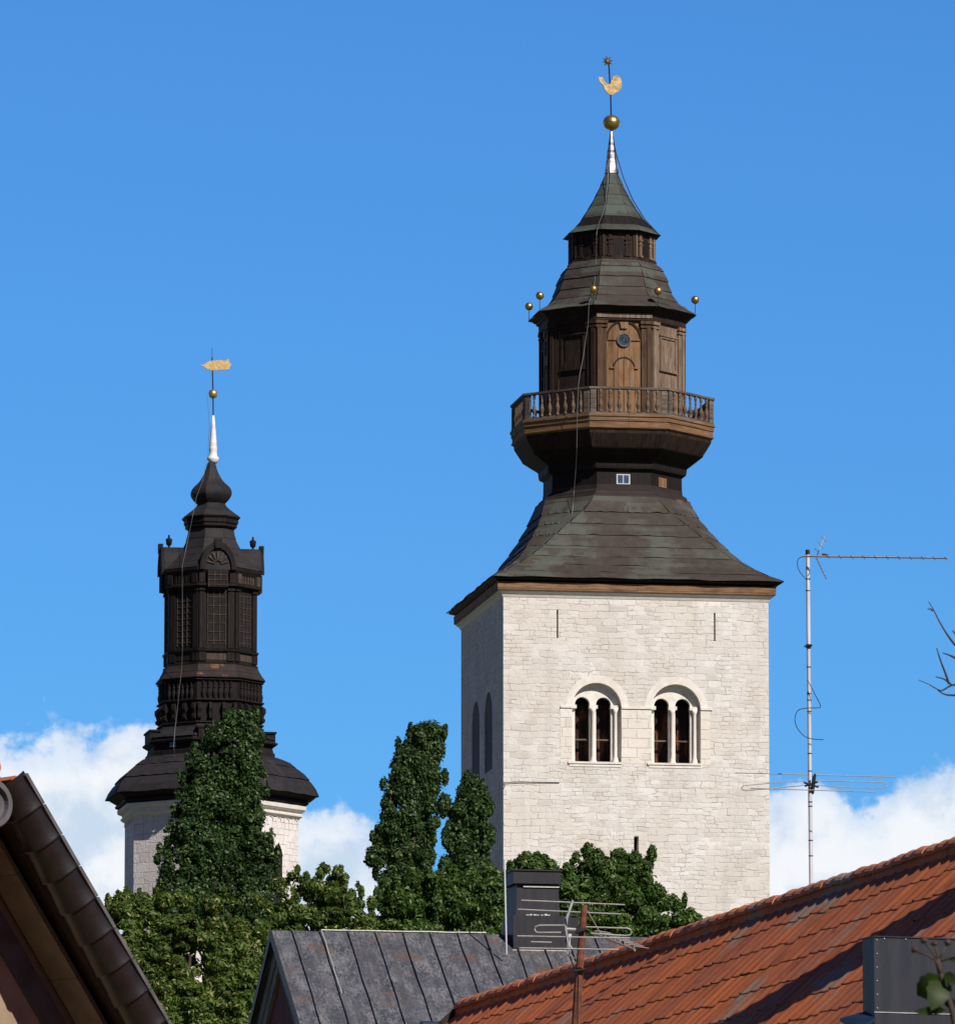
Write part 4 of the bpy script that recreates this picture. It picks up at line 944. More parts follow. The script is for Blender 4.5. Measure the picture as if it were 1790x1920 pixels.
# ================================================================== ORANGE HOUSE
R1 = P(868, 1890, 67.0); R2 = P(1790, 1590, 57.0)
uR = (R2 - R1).normalized()
hp = Vector((uR.y, -uR.x, 0)).normalized()           # horizontal, to the left of the ridge
if hp.x > 0: hp = -hp
PR = R(42.5)
dD = (hp * math.cos(PR) + Vector((0, 0, -math.sin(PR)))).normalized()
nN = uR.cross(dD); nN = nN if nN.z > 0 else -nN
dD = nN.cross(uR); dD = dD if dD.z < 0 else -dD
def orange_house():
    zg = terrain(60); root = thing('tiled_house', 'house with orange clay pantile roof rising to the right', 'house', (R1.x, R1.y, zg))
    off = Vector((R1.x, R1.y, zg)); rnd = random.Random(11)
    rl = (R2 - R1).length * 1.5; tw, tl = .196, .325
    nu = int(rl / tw); nr = 20
    def tiles(dn, nv, name, nrows, samples):
        mb = MB(); uvs = []
        for r in range(nrows):
            for c in range(nu):
                o = R1 + uR * (c * tw + rnd.uniform(-.006, .006)) + dn * (r * tl + rnd.uniform(-.016, .016) + (rnd.uniform(.0, .05) if rnd.random() < .04 else 0)) - off
                lift = .0016 + rnd.uniform(-.0006, .0012); db = rnd.uniform(.004, .013) if rnd.random() < .85 else .02; tw_ = rnd.uniform(-.012, .012)
                vs = []; ln = tl * 1.10
                prof = []
                for i in range(samples + 1):
                    s = i / samples
                    h = .005 * math.sin(math.pi * s / .42) if s < .42 else -.003 * math.sin(math.pi * (s - .42) / .58)
                    prof.append((s * tw * 1.02, h))
                for t, up in ((0.0, 0.0), (.93, lift * .9), (1.0, lift)):
                    for x, h in prof: vs.append(o + uR * x + dn * (t * ln + tw_ * x / tw * t) + nv * (h + db * max(0, t - .93) / .07 * math.exp(-((x / tw - .2) / .060) ** 2) + up))
                for x, h in prof: vs.append(o + uR * x + dn * (ln + tw_ * x / tw) + nv * (h + db * math.exp(-((x / tw - .2) / .060) ** 2) + lift - .0006))
                for t in (0, .93, 1, 1.0): uvs += [(c * tw + x, r * tl + t * ln) for x, h in prof]
                m = samples + 1
                fs = [(j * m + i, j * m + i + 1, (j + 1) * m + i + 1, (j + 1) * m + i) for j in range(3) for i in range(samples)]
                mb.add(vs, fs)
        o = mb.build(name, M['tile'], root)
        li = np.empty(len(o.data.loops), 'i'); o.data.loops.foreach_get('vertex_index', li); o.data.uv_layers[0].data.foreach_set('uv', np.array(uvs, 'f')[li].ravel())
        sm = np.ones(len(o.data.polygons), bool); sm = [(i % (3 * samples)) < 2 * samples for i in range(len(sm))]
        o.data.polygons.foreach_set('use_smooth', sm)
        return o
    roof = tiles(dD, nN, 'roof_slope', nr, 15)
    hp2 = -hp; d2 = hp2 * math.cos(PR) + Vector((0, 0, -math.sin(PR))); n2 = uR.cross(d2); n2 = n2 if n2.z > 0 else -n2
    # deck under the tiles, both slopes
    dk = MB(); e = R1 - off; L = nr * tl
    for dn, nv in ((dD, nN), (d2, n2)):
        q = [e, e + uR * rl, e + uR * rl + dn * L, e + dn * L]
        dk.add([v - nv * .02 for v in q] + [v - nv * .10 for v in q], [(0, 1, 2, 3), (7, 6, 5, 4), (0, 4, 5, 1), (1, 5, 6, 2), (2, 6, 7, 3), (3, 7, 4, 0)])
    dk.build('roof_deck', M['tarbrown'], root)
    bs = MB()
    q = [e + uR * 0, e + uR * rl, e + uR * rl + d2 * L, e + d2 * L]
    bs.add([v + n2 * .01 for v in q], [(0, 1, 2, 3)]); bs.build('rear_slope', M['tile'], root)
    vb = MB()
    for dn, nv in ((dD, nN),):
        a = e - uR * .03; vs = [a + nv * .05, a + nv * .05 + dn * L, a - nv * .16 + dn * L, a - nv * .16]
        vb.add(vs + [v + uR * .028 for v in vs], [(0, 1, 2, 3), (7, 6, 5, 4), (0, 4, 5, 1), (1, 5, 6, 2), (2, 6, 7, 3), (3, 7, 4, 0)])
    vb.build('vergeboard', M['tarbrown'], root)
    rc = MB(); n = int(rl / tw); hu = Vector((0, 0, 1)) - uR * uR.z; hu.normalize(); hs = uR.cross(hu).normalized()
    for i in range(n):
        a = e + uR * (i * tw - .01) + hu * (-.014 + rnd.uniform(-.006, .006)); b = a + uR * (tw * 1.16)
        rings = []
        yaw = rnd.uniform(-.01, .01)
        for p_, rr in ((a, .080), (a.lerp(b, .5), .092), (b, .078)):
            rings.append([p_ + hs * (math.cos(t) * rr * 1.1 + yaw) + hu * (math.sin(t) * rr) for t in [math.pi * q / 10 for q in range(11)]])
        rings.append([v - hu * .016 for v in rings[-1]])
        rc.loft(rings, False, False, close=False)
    rc.build('ridge_tiles', M['ridgetile'], root, False)
    mo = MB(); mo.loft([[e + uR * x + hs * s + hu * h for s, h in ((-.07, -.10), (-.07, .01), (.07, .01), (.07, -.10))] for x in (0, rl)]); mo.build('ridge_mortar', M['ridgetile'], root)
    wl = MB(); dw = L * .94
    pA = e + dD * dw - nN * .1; pB = e + d2 * dw - n2 * .1; top = e - Vector((0, 0, .16)) + uR * .15
    def sec(x):
        a = pA + uR * x; b = pB + uR * x; t = e + uR * x - Vector((0, 0, .2))
        return [Vector((a.x, a.y, 0)), a, t, b, Vector((b.x, b.y, 0))]
    wl.loft([sec(.2), sec(rl - .2)]); wl.build('wall', M['plaster'], root)
    # metal chimney on the left slope
    hr = Vector((uR.x, uR.y, 0)).normalized()          # along the ridge towards the viewer
    bx = -hp                                           # to the right, receding
    base = hit(1640, 2065, R1, nN) - off
    kk = (base + off - CAM).length / FPX; Yb = (base + off).y
    def BX(a, b, c): return base + bx * a + hr * b + Vector((0, 0, c))
    def bxm(mb, a0, a1, b0, b1, c0, c1): mb.add([BX(a, b, c) for c in (c0, c1) for b in (b0, b1) for a in (a0, a1)], [(0, 2, 3, 1), (4, 5, 7, 6), (0, 1, 5, 4), (2, 6, 7, 3), (1, 3, 7, 5), (0, 4, 6, 2)])
    c1 = (2065 - 1757) * kk; cs = (2065 - 1899) * kk
    ch = MB(); bxm(ch, .0, .90, -.20, 0, -.7, c1); cho = ch.build('metal_chimney', M['boxsheet'], root)
    sm = MB(); bxm(sm, -.004, .905, 0.0, .006, cs, cs + .006); sm.build('seam', M['alu'], cho)
    sm = MB(); bxm(sm, -.008, .908, -.208, .008, c1, c1 + .007); sm.build('top_edge', M['boxsheet'], cho)
    rv = MB()
    for q in range(6): rv.cut(); rv.ball(BX(.018, .003, cs + .03 + q * (c1 - cs - .05) / 5), .0045, 8)
    for q in range(5): rv.cut(); rv.ball(BX(.07 + q * .15, .003, c1 - .010), .005, 8)
    rv.build('rivet', M['flash'], cho, True)
    ap = MB()
    tl_ = [P(x, y, Yb + d) - off for x, y, d in ((1574, 1909, .15), (1604, 1930, -.02), (1641, 1908, -.02), (1632, 1893, .15))]
    ap.add(tl_ + [v - Vector((0, 0, .02)) for v in tl_], [(0, 1, 2, 3), (0, 4, 5, 1), (1, 5, 6, 2), (2, 6, 7, 3), (3, 7, 4, 0), (7, 6, 5, 4)]); ap.build('apron_flashing', M['blueflash'], cho)
    # flue pipe higher on the slope, just past the frame; its shadow crosses the tiles
    fp = hit(1900, 1622, R1, nN) - off
    fl = MB(); fl.tube([fp - Vector((0, 0, .2)), fp + Vector((0, 0, 2.0))], .24, 16); fl.lathe([(.25, 2.0), (.25, 2.06), (.02, 2.12)], fp, 16); fl.build('flue_pipe', M['boxsheet'], root)
orange_house()

# ------------------------------------------------------------------ rusty aerial mast
def rusty_aerial():
    n0 = nN; b = hit(1074, 2010, R1, n0); Yb = b.y
    root = thing('aerial_mast', 'rusty pole carrying a low television aerial in front of the dark metal chimney', 'television aerial', tuple(b))
    def L(px, py, dy=0): return P(px, py, Yb + dy) - b
    k = Yb / FPX
    mb = MB(); mb.tube([L(1074, 2010), L(1083, 1860), L(1095, 1697)], [8.5 * k, 8.3 * k, 6.2 * k], 10); po = mb.build('pole', M['rust'], root)
    cb = MB(); cb.tube([L(1086, 1822), L(1085.5, 1818)], 12 * k, 10); cb.cut(); cb.tube([L(1075, 1821, -.05), L(1098, 1818, -.05)], 3 * k, 6)
    cb.cut()
    for q in range(5): cb.tube([L(1083 + q * 3, 1738 + q, -.04), L(1081 + q * 4, 1750 - q, -.06)], 3.0 * k, 6)
    cb.build('clamp', M['darkiron'], root)
    # VHF yagi: the boom climbs away from the viewer
    bo = MB(); bo.tube([L(1073, 1690, .95), L(1062, 1722, .5), L(1060, 1742, 0), L(1067, 1782, -.7)], [2.6 * k] * 4, 6); bo.tube([L(1062, 1742, 0), L(1092, 1744, 0)], 3 * k, 6); boo = bo.build('boom', M['alu'], root)
    el = [((977, 1688), (1171, 1696.5), .95), ((970.5, 1705), (1164, 1714), .7), ((969.5, 1755), (1180, 1759), -.25), ((974, 1777.5), (1160, 1780.5), -.7), ((995, 1766), (1034, 1767), -.45)]
    for a, c, dy in el:
        e = MB(); e.tube([L(*a, dy), L(*c, dy)], 1.35 * k, 6); e.build('element', M['alu'], boo)
    fd = MB(); pts = []
    for x, y in ((1060, 1735), (1010, 1735), (1003, 1738), (1002, 1743), (1005, 1748), (1012, 1748.5), (1060, 1748.5)): pts.append(L(x, y, .1))
    fd.tube(pts, 1.5 * k, 6)
    fd.tube([L(x, y, .1) for x, y in ((1098, 1738), (1175, 1740.5), (1182, 1743), (1184, 1748), (1181, 1753), (1172, 1754.5), (1108, 1750))], 1.5 * k, 6); fd.build('folded_dipole', M['alu'], boo)
    dg = MB(); dg.tube([L(1095, 1698, .1), L(1124, 1748, .3)], 1.1 * k, 6); dg.tube([L(1060, 1722, .2), L(1064, 1790, -.2), L(1076, 1797, 0)], 1.6 * k, 6); dg.build('stay', M['alu'], root)
    cbx = MB(); cbx.tube([L(1060, 1722, .1), L(1063, 1745, .1), L(1060, 1765, .1), L(1066, 1790, .1), L(1084, 1835, -.12), L(1082, 1930, -.15)], 1.4 * k, 5); cbx.build('cable', M['black'], root)
    ub = MB(); p0, p1 = (1118, 1752), (1190, 1781); ub.tube([L(*p0, .3), L(*p1, -.5)], 1.8 * k, 6); uo = ub.build('uhf_boom', M['alu'], root)
    for q in range(9):
        t = q / 8; x = p0[0] + (p1[0] - p0[0]) * t; y = p0[1] + (p1[1] - p0[1]) * t; dy = .3 - .8 * t
        e = MB(); e.tube([L(x - 2, y - 7, dy), L(x + 26, y - 3, dy)], .75 * k, 5); e.tube([L(x - 2, y - 7, dy), L(x - .5, y + 3, dy)], .75 * k, 5); e.build('uhf_element', M['alu'], uo)
rusty_aerial()

# ------------------------------------------------------------------ white aerial mast
def white_aerial():
    Y = 60.6; b = P(1521, 1760, Y)
    root = thing('aerial_mast', 'tall galvanised pole with two aerials rising behind the orange ridge', 'television aerial', tuple(b))
    def L(px, py, dy=0): return P(px, py, Y + dy) - b
    k = Y / FPX
    mb = MB(); mb.tube([L(1521, 1760), L(1518, 1500), L(1515, 1215)], 3.7 * k, 12); mb.build('pole', M['galv'], root)
    mb = MB(); mb.tube([L(1515.3, 1222), L(1513.5, 1040)], 3.9 * k, 12); mb.build('upper_pole', M['galv'], root)
    cp = MB(); cp.tube([L(1513.3, 1040), L(1513.2, 1031)], 4.2 * k, 10); cp.cut(); cp.tube([L(1507, 1212, -.03), L(1522, 1210, -.03)], 2 * k, 6); cp.tube([L(1515, 1215), L(1515, 1208)], 5 * k, 8)
    cp.build('clamp', M['black'], root); cp = MB()
    for y in (1085, 1107, 1250, 1300, 1312, 1333, 1412, 1445, 1503, 1511, 1575, 1604): cp.tube([L(1513.2 + (y - 1040) * .011, y), L(1513.2 + (y - 1040) * .011, y + 1.7)], 4.4 * k, 8); cp.cut()
    cp.build('cable_tie', M['black'], root)
    # UHF yagi pointing right
    bo = MB(); bo.tube([L(1503, 1043, -.05), L(1640, 1044.6, -.3), L(1775, 1046.5, -.55)], 1.9 * k, 6); bo.box(*[0] * 6) if False else None
    boo = bo.build('boom', M['alu'], root)
    for q in range(11):
        t = q / 10; x = 1552 + (1772 - 1552) * t; y = 1043.5 + 3 * t
        e = MB(); e.tube([L(x - 2.2, y - 3.6, -.1 - .45 * t - .09), L(x + 2.2, y + 3.6, -.1 - .45 * t + .09)], .9 * k, 5); e.build('director', M['alu'], boo)
    dp = MB(); dp.tube([L(1540, 1041, -.1), L(1552, 1042, -.1)], 3.6 * k, 6); dp.build('feed_box', M['black'], boo)
    rf = MB()
    rf.tube([L(1530, 1044, -.05), L(1545, 1006, .15)], 1.0 * k, 5); rf.tube([L(1530, 1044, -.05), L(1548, 1085, .15)], 1.0 * k, 5)
    for x, y, dx, dy in ((1543.5, 1010, 6, 6.5), (1537.5, 1022, 5.5, 6.5), (1531.5, 1034, 4.5, 5)): rf.tube([L(x - dx, y - dy, .1), L(x + dx, y + dy, -.1)], .8 * k, 5)
    for q in range(7):
        t = q / 6; x = 1531 + 17 * t; y = 1050 + 34 * t; rf.tube([L(x - 2.2, y - 2, .12), L(x + 2.2, y + 2, -.12)], .9 * k, 5)
    rf.build('reflector', M['alu'], boo)
    # VHF aerial
    vb = MB(); vb.tube([L(1527, 1453, .3), L(1523, 1487, -.3)], 2.6 * k, 6)
    for a, c in (((1506, 1467), (1534, 1476)), ((1508, 1474), (1532, 1466)), ((1524, 1455), (1520, 1487))): vb.tube([L(*a, -.05), L(*c, -.05)], 2.2 * k, 6)
    vo = vb.build('vhf_bracket', M['black'], root)
    for a, c, dy in (((1378, 1449), (1676, 1457), .3), ((1406, 1478), (1639, 1485), -.3)):
        e = MB(); e.tube([L(*a, dy), L(*c, dy)], .95 * k, 5); e.build('element', M['alu'], vo)
    fd = MB(); fd.tube([L(x, y, 0) for x, y in ((1508, 1465), (1470, 1466), (1395, 1473), (1389, 1477), (1390, 1481), (1398, 1482.5), (1450, 1478), (1508, 1472.5))], .95 * k, 5)
    fd.tube([L(x, y, 0) for x, y in ((1530, 1465), (1570, 1464.5), (1655, 1467), (1661, 1470), (1661.5, 1474), (1655, 1477.5), (1600, 1476.5), (1532, 1472.5))], .95 * k, 5); fd.build('folded_dipole', M['alu'], vo)
    cb = MB()
    def sm(pts): return [v[0] for v in catmull([[L(*p)] for p in pts], 5)]
    cb.tube(sm([(1504, 1044, -.05), (1497, 1047, -.05), (1494, 1056, -.05), (1498, 1071, -.05), (1510, 1086, -.05)]), .75 * k, 5)
    cb.tube(sm([(1514, 1276, -.04), (1524, 1296, -.05), (1537, 1322, -.05), (1534, 1327, -.05), (1516, 1327.5, -.05), (1497, 1331, -.05), (1490, 1344, -.05), (1491, 1358, -.05), (1498, 1371, -.05), (1510, 1382, -.05), (1526, 1386, -.05), (1543, 1387, -.05)]), .8 * k, 5)
    cb.build('cable', M['black'], root)
white_aerial()

# ================================================================== NEAR HOUSE AT LEFT
def near_house():
    psi = R(40); p = R(52.7)
    g = Vector((math.sin(psi), -math.cos(psi), 0)); er = Vector((math.cos(psi), math.sin(psi), 0)); zz = Vector((0, 0, 1))
    v = (er * math.cos(p) - zz * math.sin(p)); n = (er * math.sin(p) + zz * math.cos(p))
    O0 = P(45, 1452, 65.0)                         # outer top edge of the verge at the ridge
    zg = terrain(60); loc = Vector((O0.x, O0.y, zg))
    root = thing('near_house', 'gable corner of a near house with dark brown glazed verge tiles and beige soffit', 'house', tuple(loc))
    def Q(a, b, c): return O0 - loc + v * a + g * b + n * c     # along slope, towards viewer, off the roof
    Ls = 4.2; tl = .305; rnd = random.Random(5)
    # glazed barrel verge tiles
    vt = MB(); i = 0; a = -.02
    rr = .18
    while a < Ls:
        rings = []
        for t, r_ in ((0, rr * .92), (.5, rr * .96), (.95, rr * 1.02), (.99, rr * 1.05), (1.0, rr * 1.04), (1.005, rr * .9)):
            rings.append([Q(a + t * tl * 1.06, -rr * 1.0 + math.cos(q) * r_, -.03 + math.sin(q) * r_ * 1.12) for q in [R(20) - R(215) * s / 16 for s in range(17)]])
        vt.loft(rings, False, False, close=False)
        a += tl
    vt.build('verge_tiles', M['vergetile'], root, True)
    lp = MB()
    a = 0
    while a < Ls:
        vs = [Q(x, y, z) for x in (a + .01, a + tl * .99) for y, z in ((-.10, .005), (.012, .005), (.012, .035), (-.10, .035))]
        lp.add(vs, [(0, 1, 2, 3), (7, 6, 5, 4), (0, 4, 5, 1), (1, 5, 6, 2), (2, 6, 7, 3), (3, 7, 4, 0)]); 
        c = Q(a + tl * .5, -.01, .03); lp.ball(c, .013, 6); a += tl
    lp.build('verge_edge', M['greytrim'], root)
    # roof slab behind
    def slab(mb, a0, a1, b0, b1, c0, c1):
        mb.add([Q(a_, b_, c_) for c_ in (c0, c1) for b_ in (b0, b1) for a_ in (a0, a1)], [(0, 2, 3, 1), (4, 5, 7, 6), (0, 1, 5, 4), (2, 6, 7, 3), (1, 3, 7, 5), (0, 4, 6, 2)])
    rs = MB(); slab(rs, 0, Ls, -9, -.10, -.06, .0); rs.build('roof_slope', M['tile'], root)
    dk = MB(); slab(dk, 0, Ls, -1.06, -.30, -.085, -.061); dk.build('eaves_lining', M['tarbrown'], root)
    sb = MB(); a = -.3; 
    for a0, a1 in ((-.2, .82), (.824, 1.85), (1.854, 3.0), (3.004, Ls)): slab(sb, a0, a1, -.93, -.57, -.17, -.13)
    sb.build('soffit_board', M['soffit'], root)
    gt = MB(); slab(gt, 0, Ls, -1.03, -.999, -.40, -.20); gt.build('trim_board', M['greytrim'], root)
    # gable wall: plane b=-1.03
    wl = MB(); apex = Q(0, -1.035, -.10); half = Ls * math.cos(p)
    def W(x, z, o): return apex + er * x + g * o + zz * z
    lpw = [(0, 0), (half - .3, -(half - .3) * math.tan(p)), (half - .3, -apex.z), (-half + .3 - 1.2, -apex.z), (-half - .9, -(half - .3) * math.tan(p))]
    lpw = [(-.02, 0), (half - .3, -(half - .3) * math.tan(p)), (half - .3, -apex.z), (-half + .3, -apex.z), (-half + .3, -(half - .3) * math.tan(p))]
    wl.prism(lpw, lambda x, z: W(x, z, 0), lambda x, z: W(x, z, -7)); wl.build('gable_wall', M['plaster'], root)
    # other slope
    n2 = Vector((-er.x * math.sin(p), -er.y * math.sin(p), math.cos(p))); v2 = -er * math.cos(p) - zz * math.sin(p)
    def Q2(a, b, c): return O0 - loc - er * .32 + v2 * a + g * b + n2 * c
    os_ = MB(); os_.add([Q2(a_, b_, c_) for c_ in (-.06, 0) for b_ in (-9, -.1) for a_ in (0, Ls)], [(0, 2, 3, 1), (4, 5, 7, 6), (0, 1, 5, 4), (2, 6, 7, 3), (1, 3, 7, 5), (0, 4, 6, 2)]); os_.build('far_slope', M['tile'], root)
    # ridge end: dark round cap and the orange ridge tiles behind it
    c0 = O0 - loc - er * .36 + Vector((0, 0, -.27)); cp = MB()
    Mx = Matrix.Translation(c0) @ Matrix(((er.x, 0, g.x, 0), (er.y, 0, g.y, 0), (0, 1, 0, 0), (0, 0, 0, 1)))
    cp.lathe([(.20, -.3), (.21, .05), (.195, .075), (.155, .075), (.145, .03), (.001, .028)], (0, 0, 0), 28, Mx); cp.build('ridge_end_cap', M['greytrim'], root, False)
    rt = MB(); rnd = random.Random(2)
    for i in range(12):
        b1 = -.30 - i * .33; c = O0 - loc - er * .20 + Vector((0, 0, .045 + .0 * i)) + g * b1
        rings = [[c + g * q + er * math.cos(t) * r_ + zz * (math.sin(t) * r_) for t in [math.pi * s / 10 for s in range(11)]] for q, r_ in ((-.36, .15), (0, .175), (.005, .15))]
        rt.loft(rings, False, False, close=False)
    for (dx, dz, r_, b1) in ((-.185, .185, .06, -.22), (-.17, .10, .05, -.16), (-.085, .075, .045, -.25)):
        c = O0 - loc + er * dx + Vector((0, 0, dz)) + g * b1
        rt.tube([c - g * .35, c], r_, 10)
    rt.build('ridge_tiles', M['ridgetile'], root, False)
near_house()

# ================================================================== TREES
def leaf_mesh(name, lobes, Y, n, size, mat, parent, loc, seed, dr=0.9, outward=1.05, jitter=0.15, aspect=0.62, gap=0.44):
    """lobes: (px, py, rx, ry) in photo pixels -> ellipsoids; leaves are small folded diamonds"""
    rg = np.random.default_rng(seed)
    kY = Y / FPX; C = []; A = []
    for (px, py, rx, ry, *dz) in lobes:
        dy = dz[0] if dz else rg.uniform(-.6, .6) * rx * kY * 1.2
        p = P(px, py, Y + dy) - loc; C.append(tuple(p)); A.append((rx * kY, rx * kY * dr, ry * kY))
    C = np.array(C); A = np.array(A)
    wgt = A[:, 0] * A[:, 2] ; wgt = wgt / wgt.sum()
    idx = rg.choice(len(C), n, p=wgt)
    nz = rg.uniform(0, 1, (24, 24, 24))
    def vnoise(p):
        p = p + 500.0; i = np.floor(p).astype(int); f = p - i; f = f * f * (3 - 2 * f); o = 0
        for a in (0, 1):
            for b_ in (0, 1):
                for c_ in (0, 1):
                    wq = (f[:, 0] if a else 1 - f[:, 0]) * (f[:, 1] if b_ else 1 - f[:, 1]) * (f[:, 2] if c_ else 1 - f[:, 2])
                    o = o + wq * nz[(i[:, 0] + a) % 24, (i[:, 1] + b_) % 24, (i[:, 2] + c_) % 24]
        return o
    d = rg.normal(size=(n, 3)); d /= np.linalg.norm(d, axis=1)[:, None]
    rad = rg.uniform(0, 1, n) ** 0.45 + rg.normal(0, jitter, n)
    pos = C[idx] + d * A[idx] * rad[:, None]
    keep = .75 * vnoise(pos * np.array([2.0, 2.0, 1.7])) + .5 * vnoise(pos * 5.0) > gap
    pos, d, idx = pos[keep], d[keep], idx[keep]; n = len(pos)
    nrm = d / A[idx]; nrm /= np.linalg.norm(nrm, axis=1)[:, None]
    nrm = nrm * outward + rg.normal(size=(n, 3)) * .55 + np.array([0, -.05, .30]); nrm /= np.linalg.norm(nrm, axis=1)[:, None]
    t = np.cross(nrm, rg.normal(size=(n, 3))); t /= np.linalg.norm(t, axis=1)[:, None]
    t[:, 2] -= .35; t -= nrm * (t * nrm).sum(1)[:, None]; t /= np.linalg.norm(t, axis=1)[:, None]
    b = np.cross(nrm, t)
    s = (size * rg.uniform(.45, 1.5, n))[:, None]
    v = np.empty((n, 4, 3))
    v[:, 0] = pos - t * s; v[:, 2] = pos + t * s
    v[:, 1] = pos + b * s * aspect + nrm * s * .18; v[:, 3] = pos - b * s * aspect + nrm * s * .18
    me = bpy.data.meshes.new(name)
    me.vertices.add(n * 4); me.vertices.foreach_set('co', v.astype('f').ravel())
    me.loops.add(n * 4); me.loops.foreach_set('vertex_index', np.arange(n * 4, dtype='i'))
    me.polygons.add(n); me.polygons.foreach_set('loop_start', np.arange(0, n * 4, 4, dtype='i')); me.polygons.foreach_set('loop_total', np.full(n, 4, 'i'))
    me.update(); me.validate(); me.materials.append(mat)
    o = bpy.data.objects.new(name, me); COL.objects.link(o); o.parent = parent
    return o
def sprigs(outline, seed, n, top=0.5):
    rnd = random.Random(seed); out = []
    for q in range(n):
        i = rnd.randrange(len(outline) - 1) if rnd.random() > top else 0
        t = rnd.random(); y = outline[i][0] + (outline[i + 1][0] - outline[i][0]) * t
        x0 = outline[i][1] + (outline[i + 1][1] - outline[i][1]) * t; x1 = outline[i][2] + (outline[i + 1][2] - outline[i][2]) * t
        x = rnd.uniform(x0, x1) if i == 0 else rnd.choice((x0, x1)) + rnd.uniform(-3, 3)
        out.append((x, y - (rnd.uniform(-6, 5) if i == 0 else rnd.uniform(-3, 6)), rnd.uniform(4, 8), rnd.uniform(8, 16)))
    return out
def fill(outline, seed, rx=(20, 30), ry=(24, 40), dens=1.0, stepy=20):
    """scatter lobes inside an outline given as (py, x0, x1) rows"""
    rnd = random.Random(seed); out = []; ys = [r[0] for r in outline]
    y = ys[0]
    while y <= ys[-1]:
        for i in range(len(outline) - 1):
            if outline[i][0] <= y <= outline[i + 1][0]:
                t = (y - outline[i][0]) / max(1e-6, outline[i + 1][0] - outline[i][0])
                x0 = outline[i][1] + (outline[i + 1][1] - outline[i][1]) * t; x1 = outline[i][2] + (outline[i + 1][2] - outline[i][2]) * t
        wd = x1 - x0; n = max(1, int(round(wd / 30 * dens)))
        for q in range(n):
            a = rnd.uniform(*rx); b = rnd.uniform(*ry)
            a = min(a, wd / 2 + 2)
            x = x0 + a * .85 + (wd - 1.7 * a) * ((q + rnd.uniform(.1, .9)) / n) if wd > 1.7 * a else (x0 + x1) / 2
            out.append((x, y + b * .55 + rnd.uniform(-6, 6), a, b))
        y += stepy * rnd.uniform(.8, 1.2)
    return out
def tree(name, label, group, trunk_px, Y, lobes, n, size, mat, seed, trunk_r=.3, limbs=7, **kw):
    xt, ytop = trunk_px; zg = terrain(Y); b = P(xt, 1800, Y); loc = Vector((b.x, Y, zg))
    root = thing(name, label, 'tree', tuple(loc), 0, group)
    top = P(xt, ytop, Y) - loc; rnd = random.Random(seed)
    tr = MB(); pts = [Vector((0, 0, -.3))]; m = 9
    for i in range(1, m + 1): pts.append(Vector((rnd.uniform(-.12, .12), rnd.uniform(-.12, .12), top.z * i / m)))
    tr.tube(pts, [trunk_r * (1 - .88 * i / m) for i in range(m + 1)], 8)
    for i in range(limbs):
        L = rnd.choice(lobes); e = P(xt + (L[0] - xt) * .8, L[1] + L[3] * .5, Y) - loc; e.y += rnd.uniform(.1, 1.2)
        z0 = max(1.5, e.z - abs(e.x) * 1.5 - rnd.uniform(.5, 2)); s = Vector((0, 0, min(z0, top.z * .9)))
        mid = s.lerp(e, .5) + Vector((0, 0, -.25)); tr.tube([s, mid, e], [trunk_r * .2, trunk_r * .10, .015], 6)
    tr.build('trunk', M['bark'], root, True)
    leaf_mesh('crown', lobes, Y, n, size, mat, root, loc, seed, **kw)
GC = 'columnar trees in front of the church towers'; GB = 'broadleaf trees below the church towers'
o1 = [(1340, 422, 484), (1352, 404, 489), (1370, 386, 490), (1400, 364, 492), (1450, 340, 494), (1500, 329, 498), (1545, 325, 503), (1560, 315, 520), (1600, 300, 520), (1640, 288, 520), (1690, 282, 526), (1760, 284, 530)]
l1 = fill(o1, 21, (9, 20), (12, 27), 1.9, 12)
tree('columnar_tree', 'tall dense dark green columnar tree in front of the octagonal tower', GC, (402, 1350), 300.0, l1 + sprigs(o1, 1, 34, .2), 250000, .064, M['leafdark'], 31, .35, 10, gap=.40)
o2 = [(1364, 770, 832), (1380, 758, 835), (1400, 740, 833), (1450, 722, 832), (1490, 713, 826), (1530, 707, 820), (1560, 704, 818), (1600, 692, 812), (1640, 702, 810), (1700, 713, 810)]
l2 = fill(o2, 5, (9, 17), (11, 22), 1.7, 12)
l2 = [q for i, q in enumerate(l2) if i % 9 != 4] + [(700, 1606, 12, 18), (690, 1612, 7, 10), (832, 1368, 6, 12)]
tree('columnar_tree', 'loose tall columnar tree with sky gaps, left of the square tower', GC, (775, 1420), 290.0, l2 + sprigs(o2, 2, 30, .2), 135000, .064, M['leafdark'], 32, .25, 14, gap=.42)
o3 = [(1456, 868, 886), (1474, 860, 900), (1500, 846, 912), (1520, 832, 919), (1570, 836, 922), (1600, 845, 918), (1640, 842, 910), (1700, 842, 908)]
l3 = fill(o3, 8, (8, 16), (11, 22), 1.8, 12) + [(828, 1650, 13, 18), (815, 1662, 16, 18), (845, 1660, 18, 18), (833, 1510, 12, 22), (838, 1570, 11, 20), (834, 1625, 12, 20)]
tree('columnar_tree', 'shorter pointed columnar tree against the shaded tower side', GC, (880, 1500), 286.0, l3 + sprigs(o3, 3, 20, .2), 112000, .064, M['leafdark'], 33, .25, 9, gap=.40)
o4 = [(1688, 212, 262), (1705, 200, 330), (1725, 194, 470), (1760, 200, 500), (1810, 215, 500), (1860, 250, 500), (1930, 300, 515)]
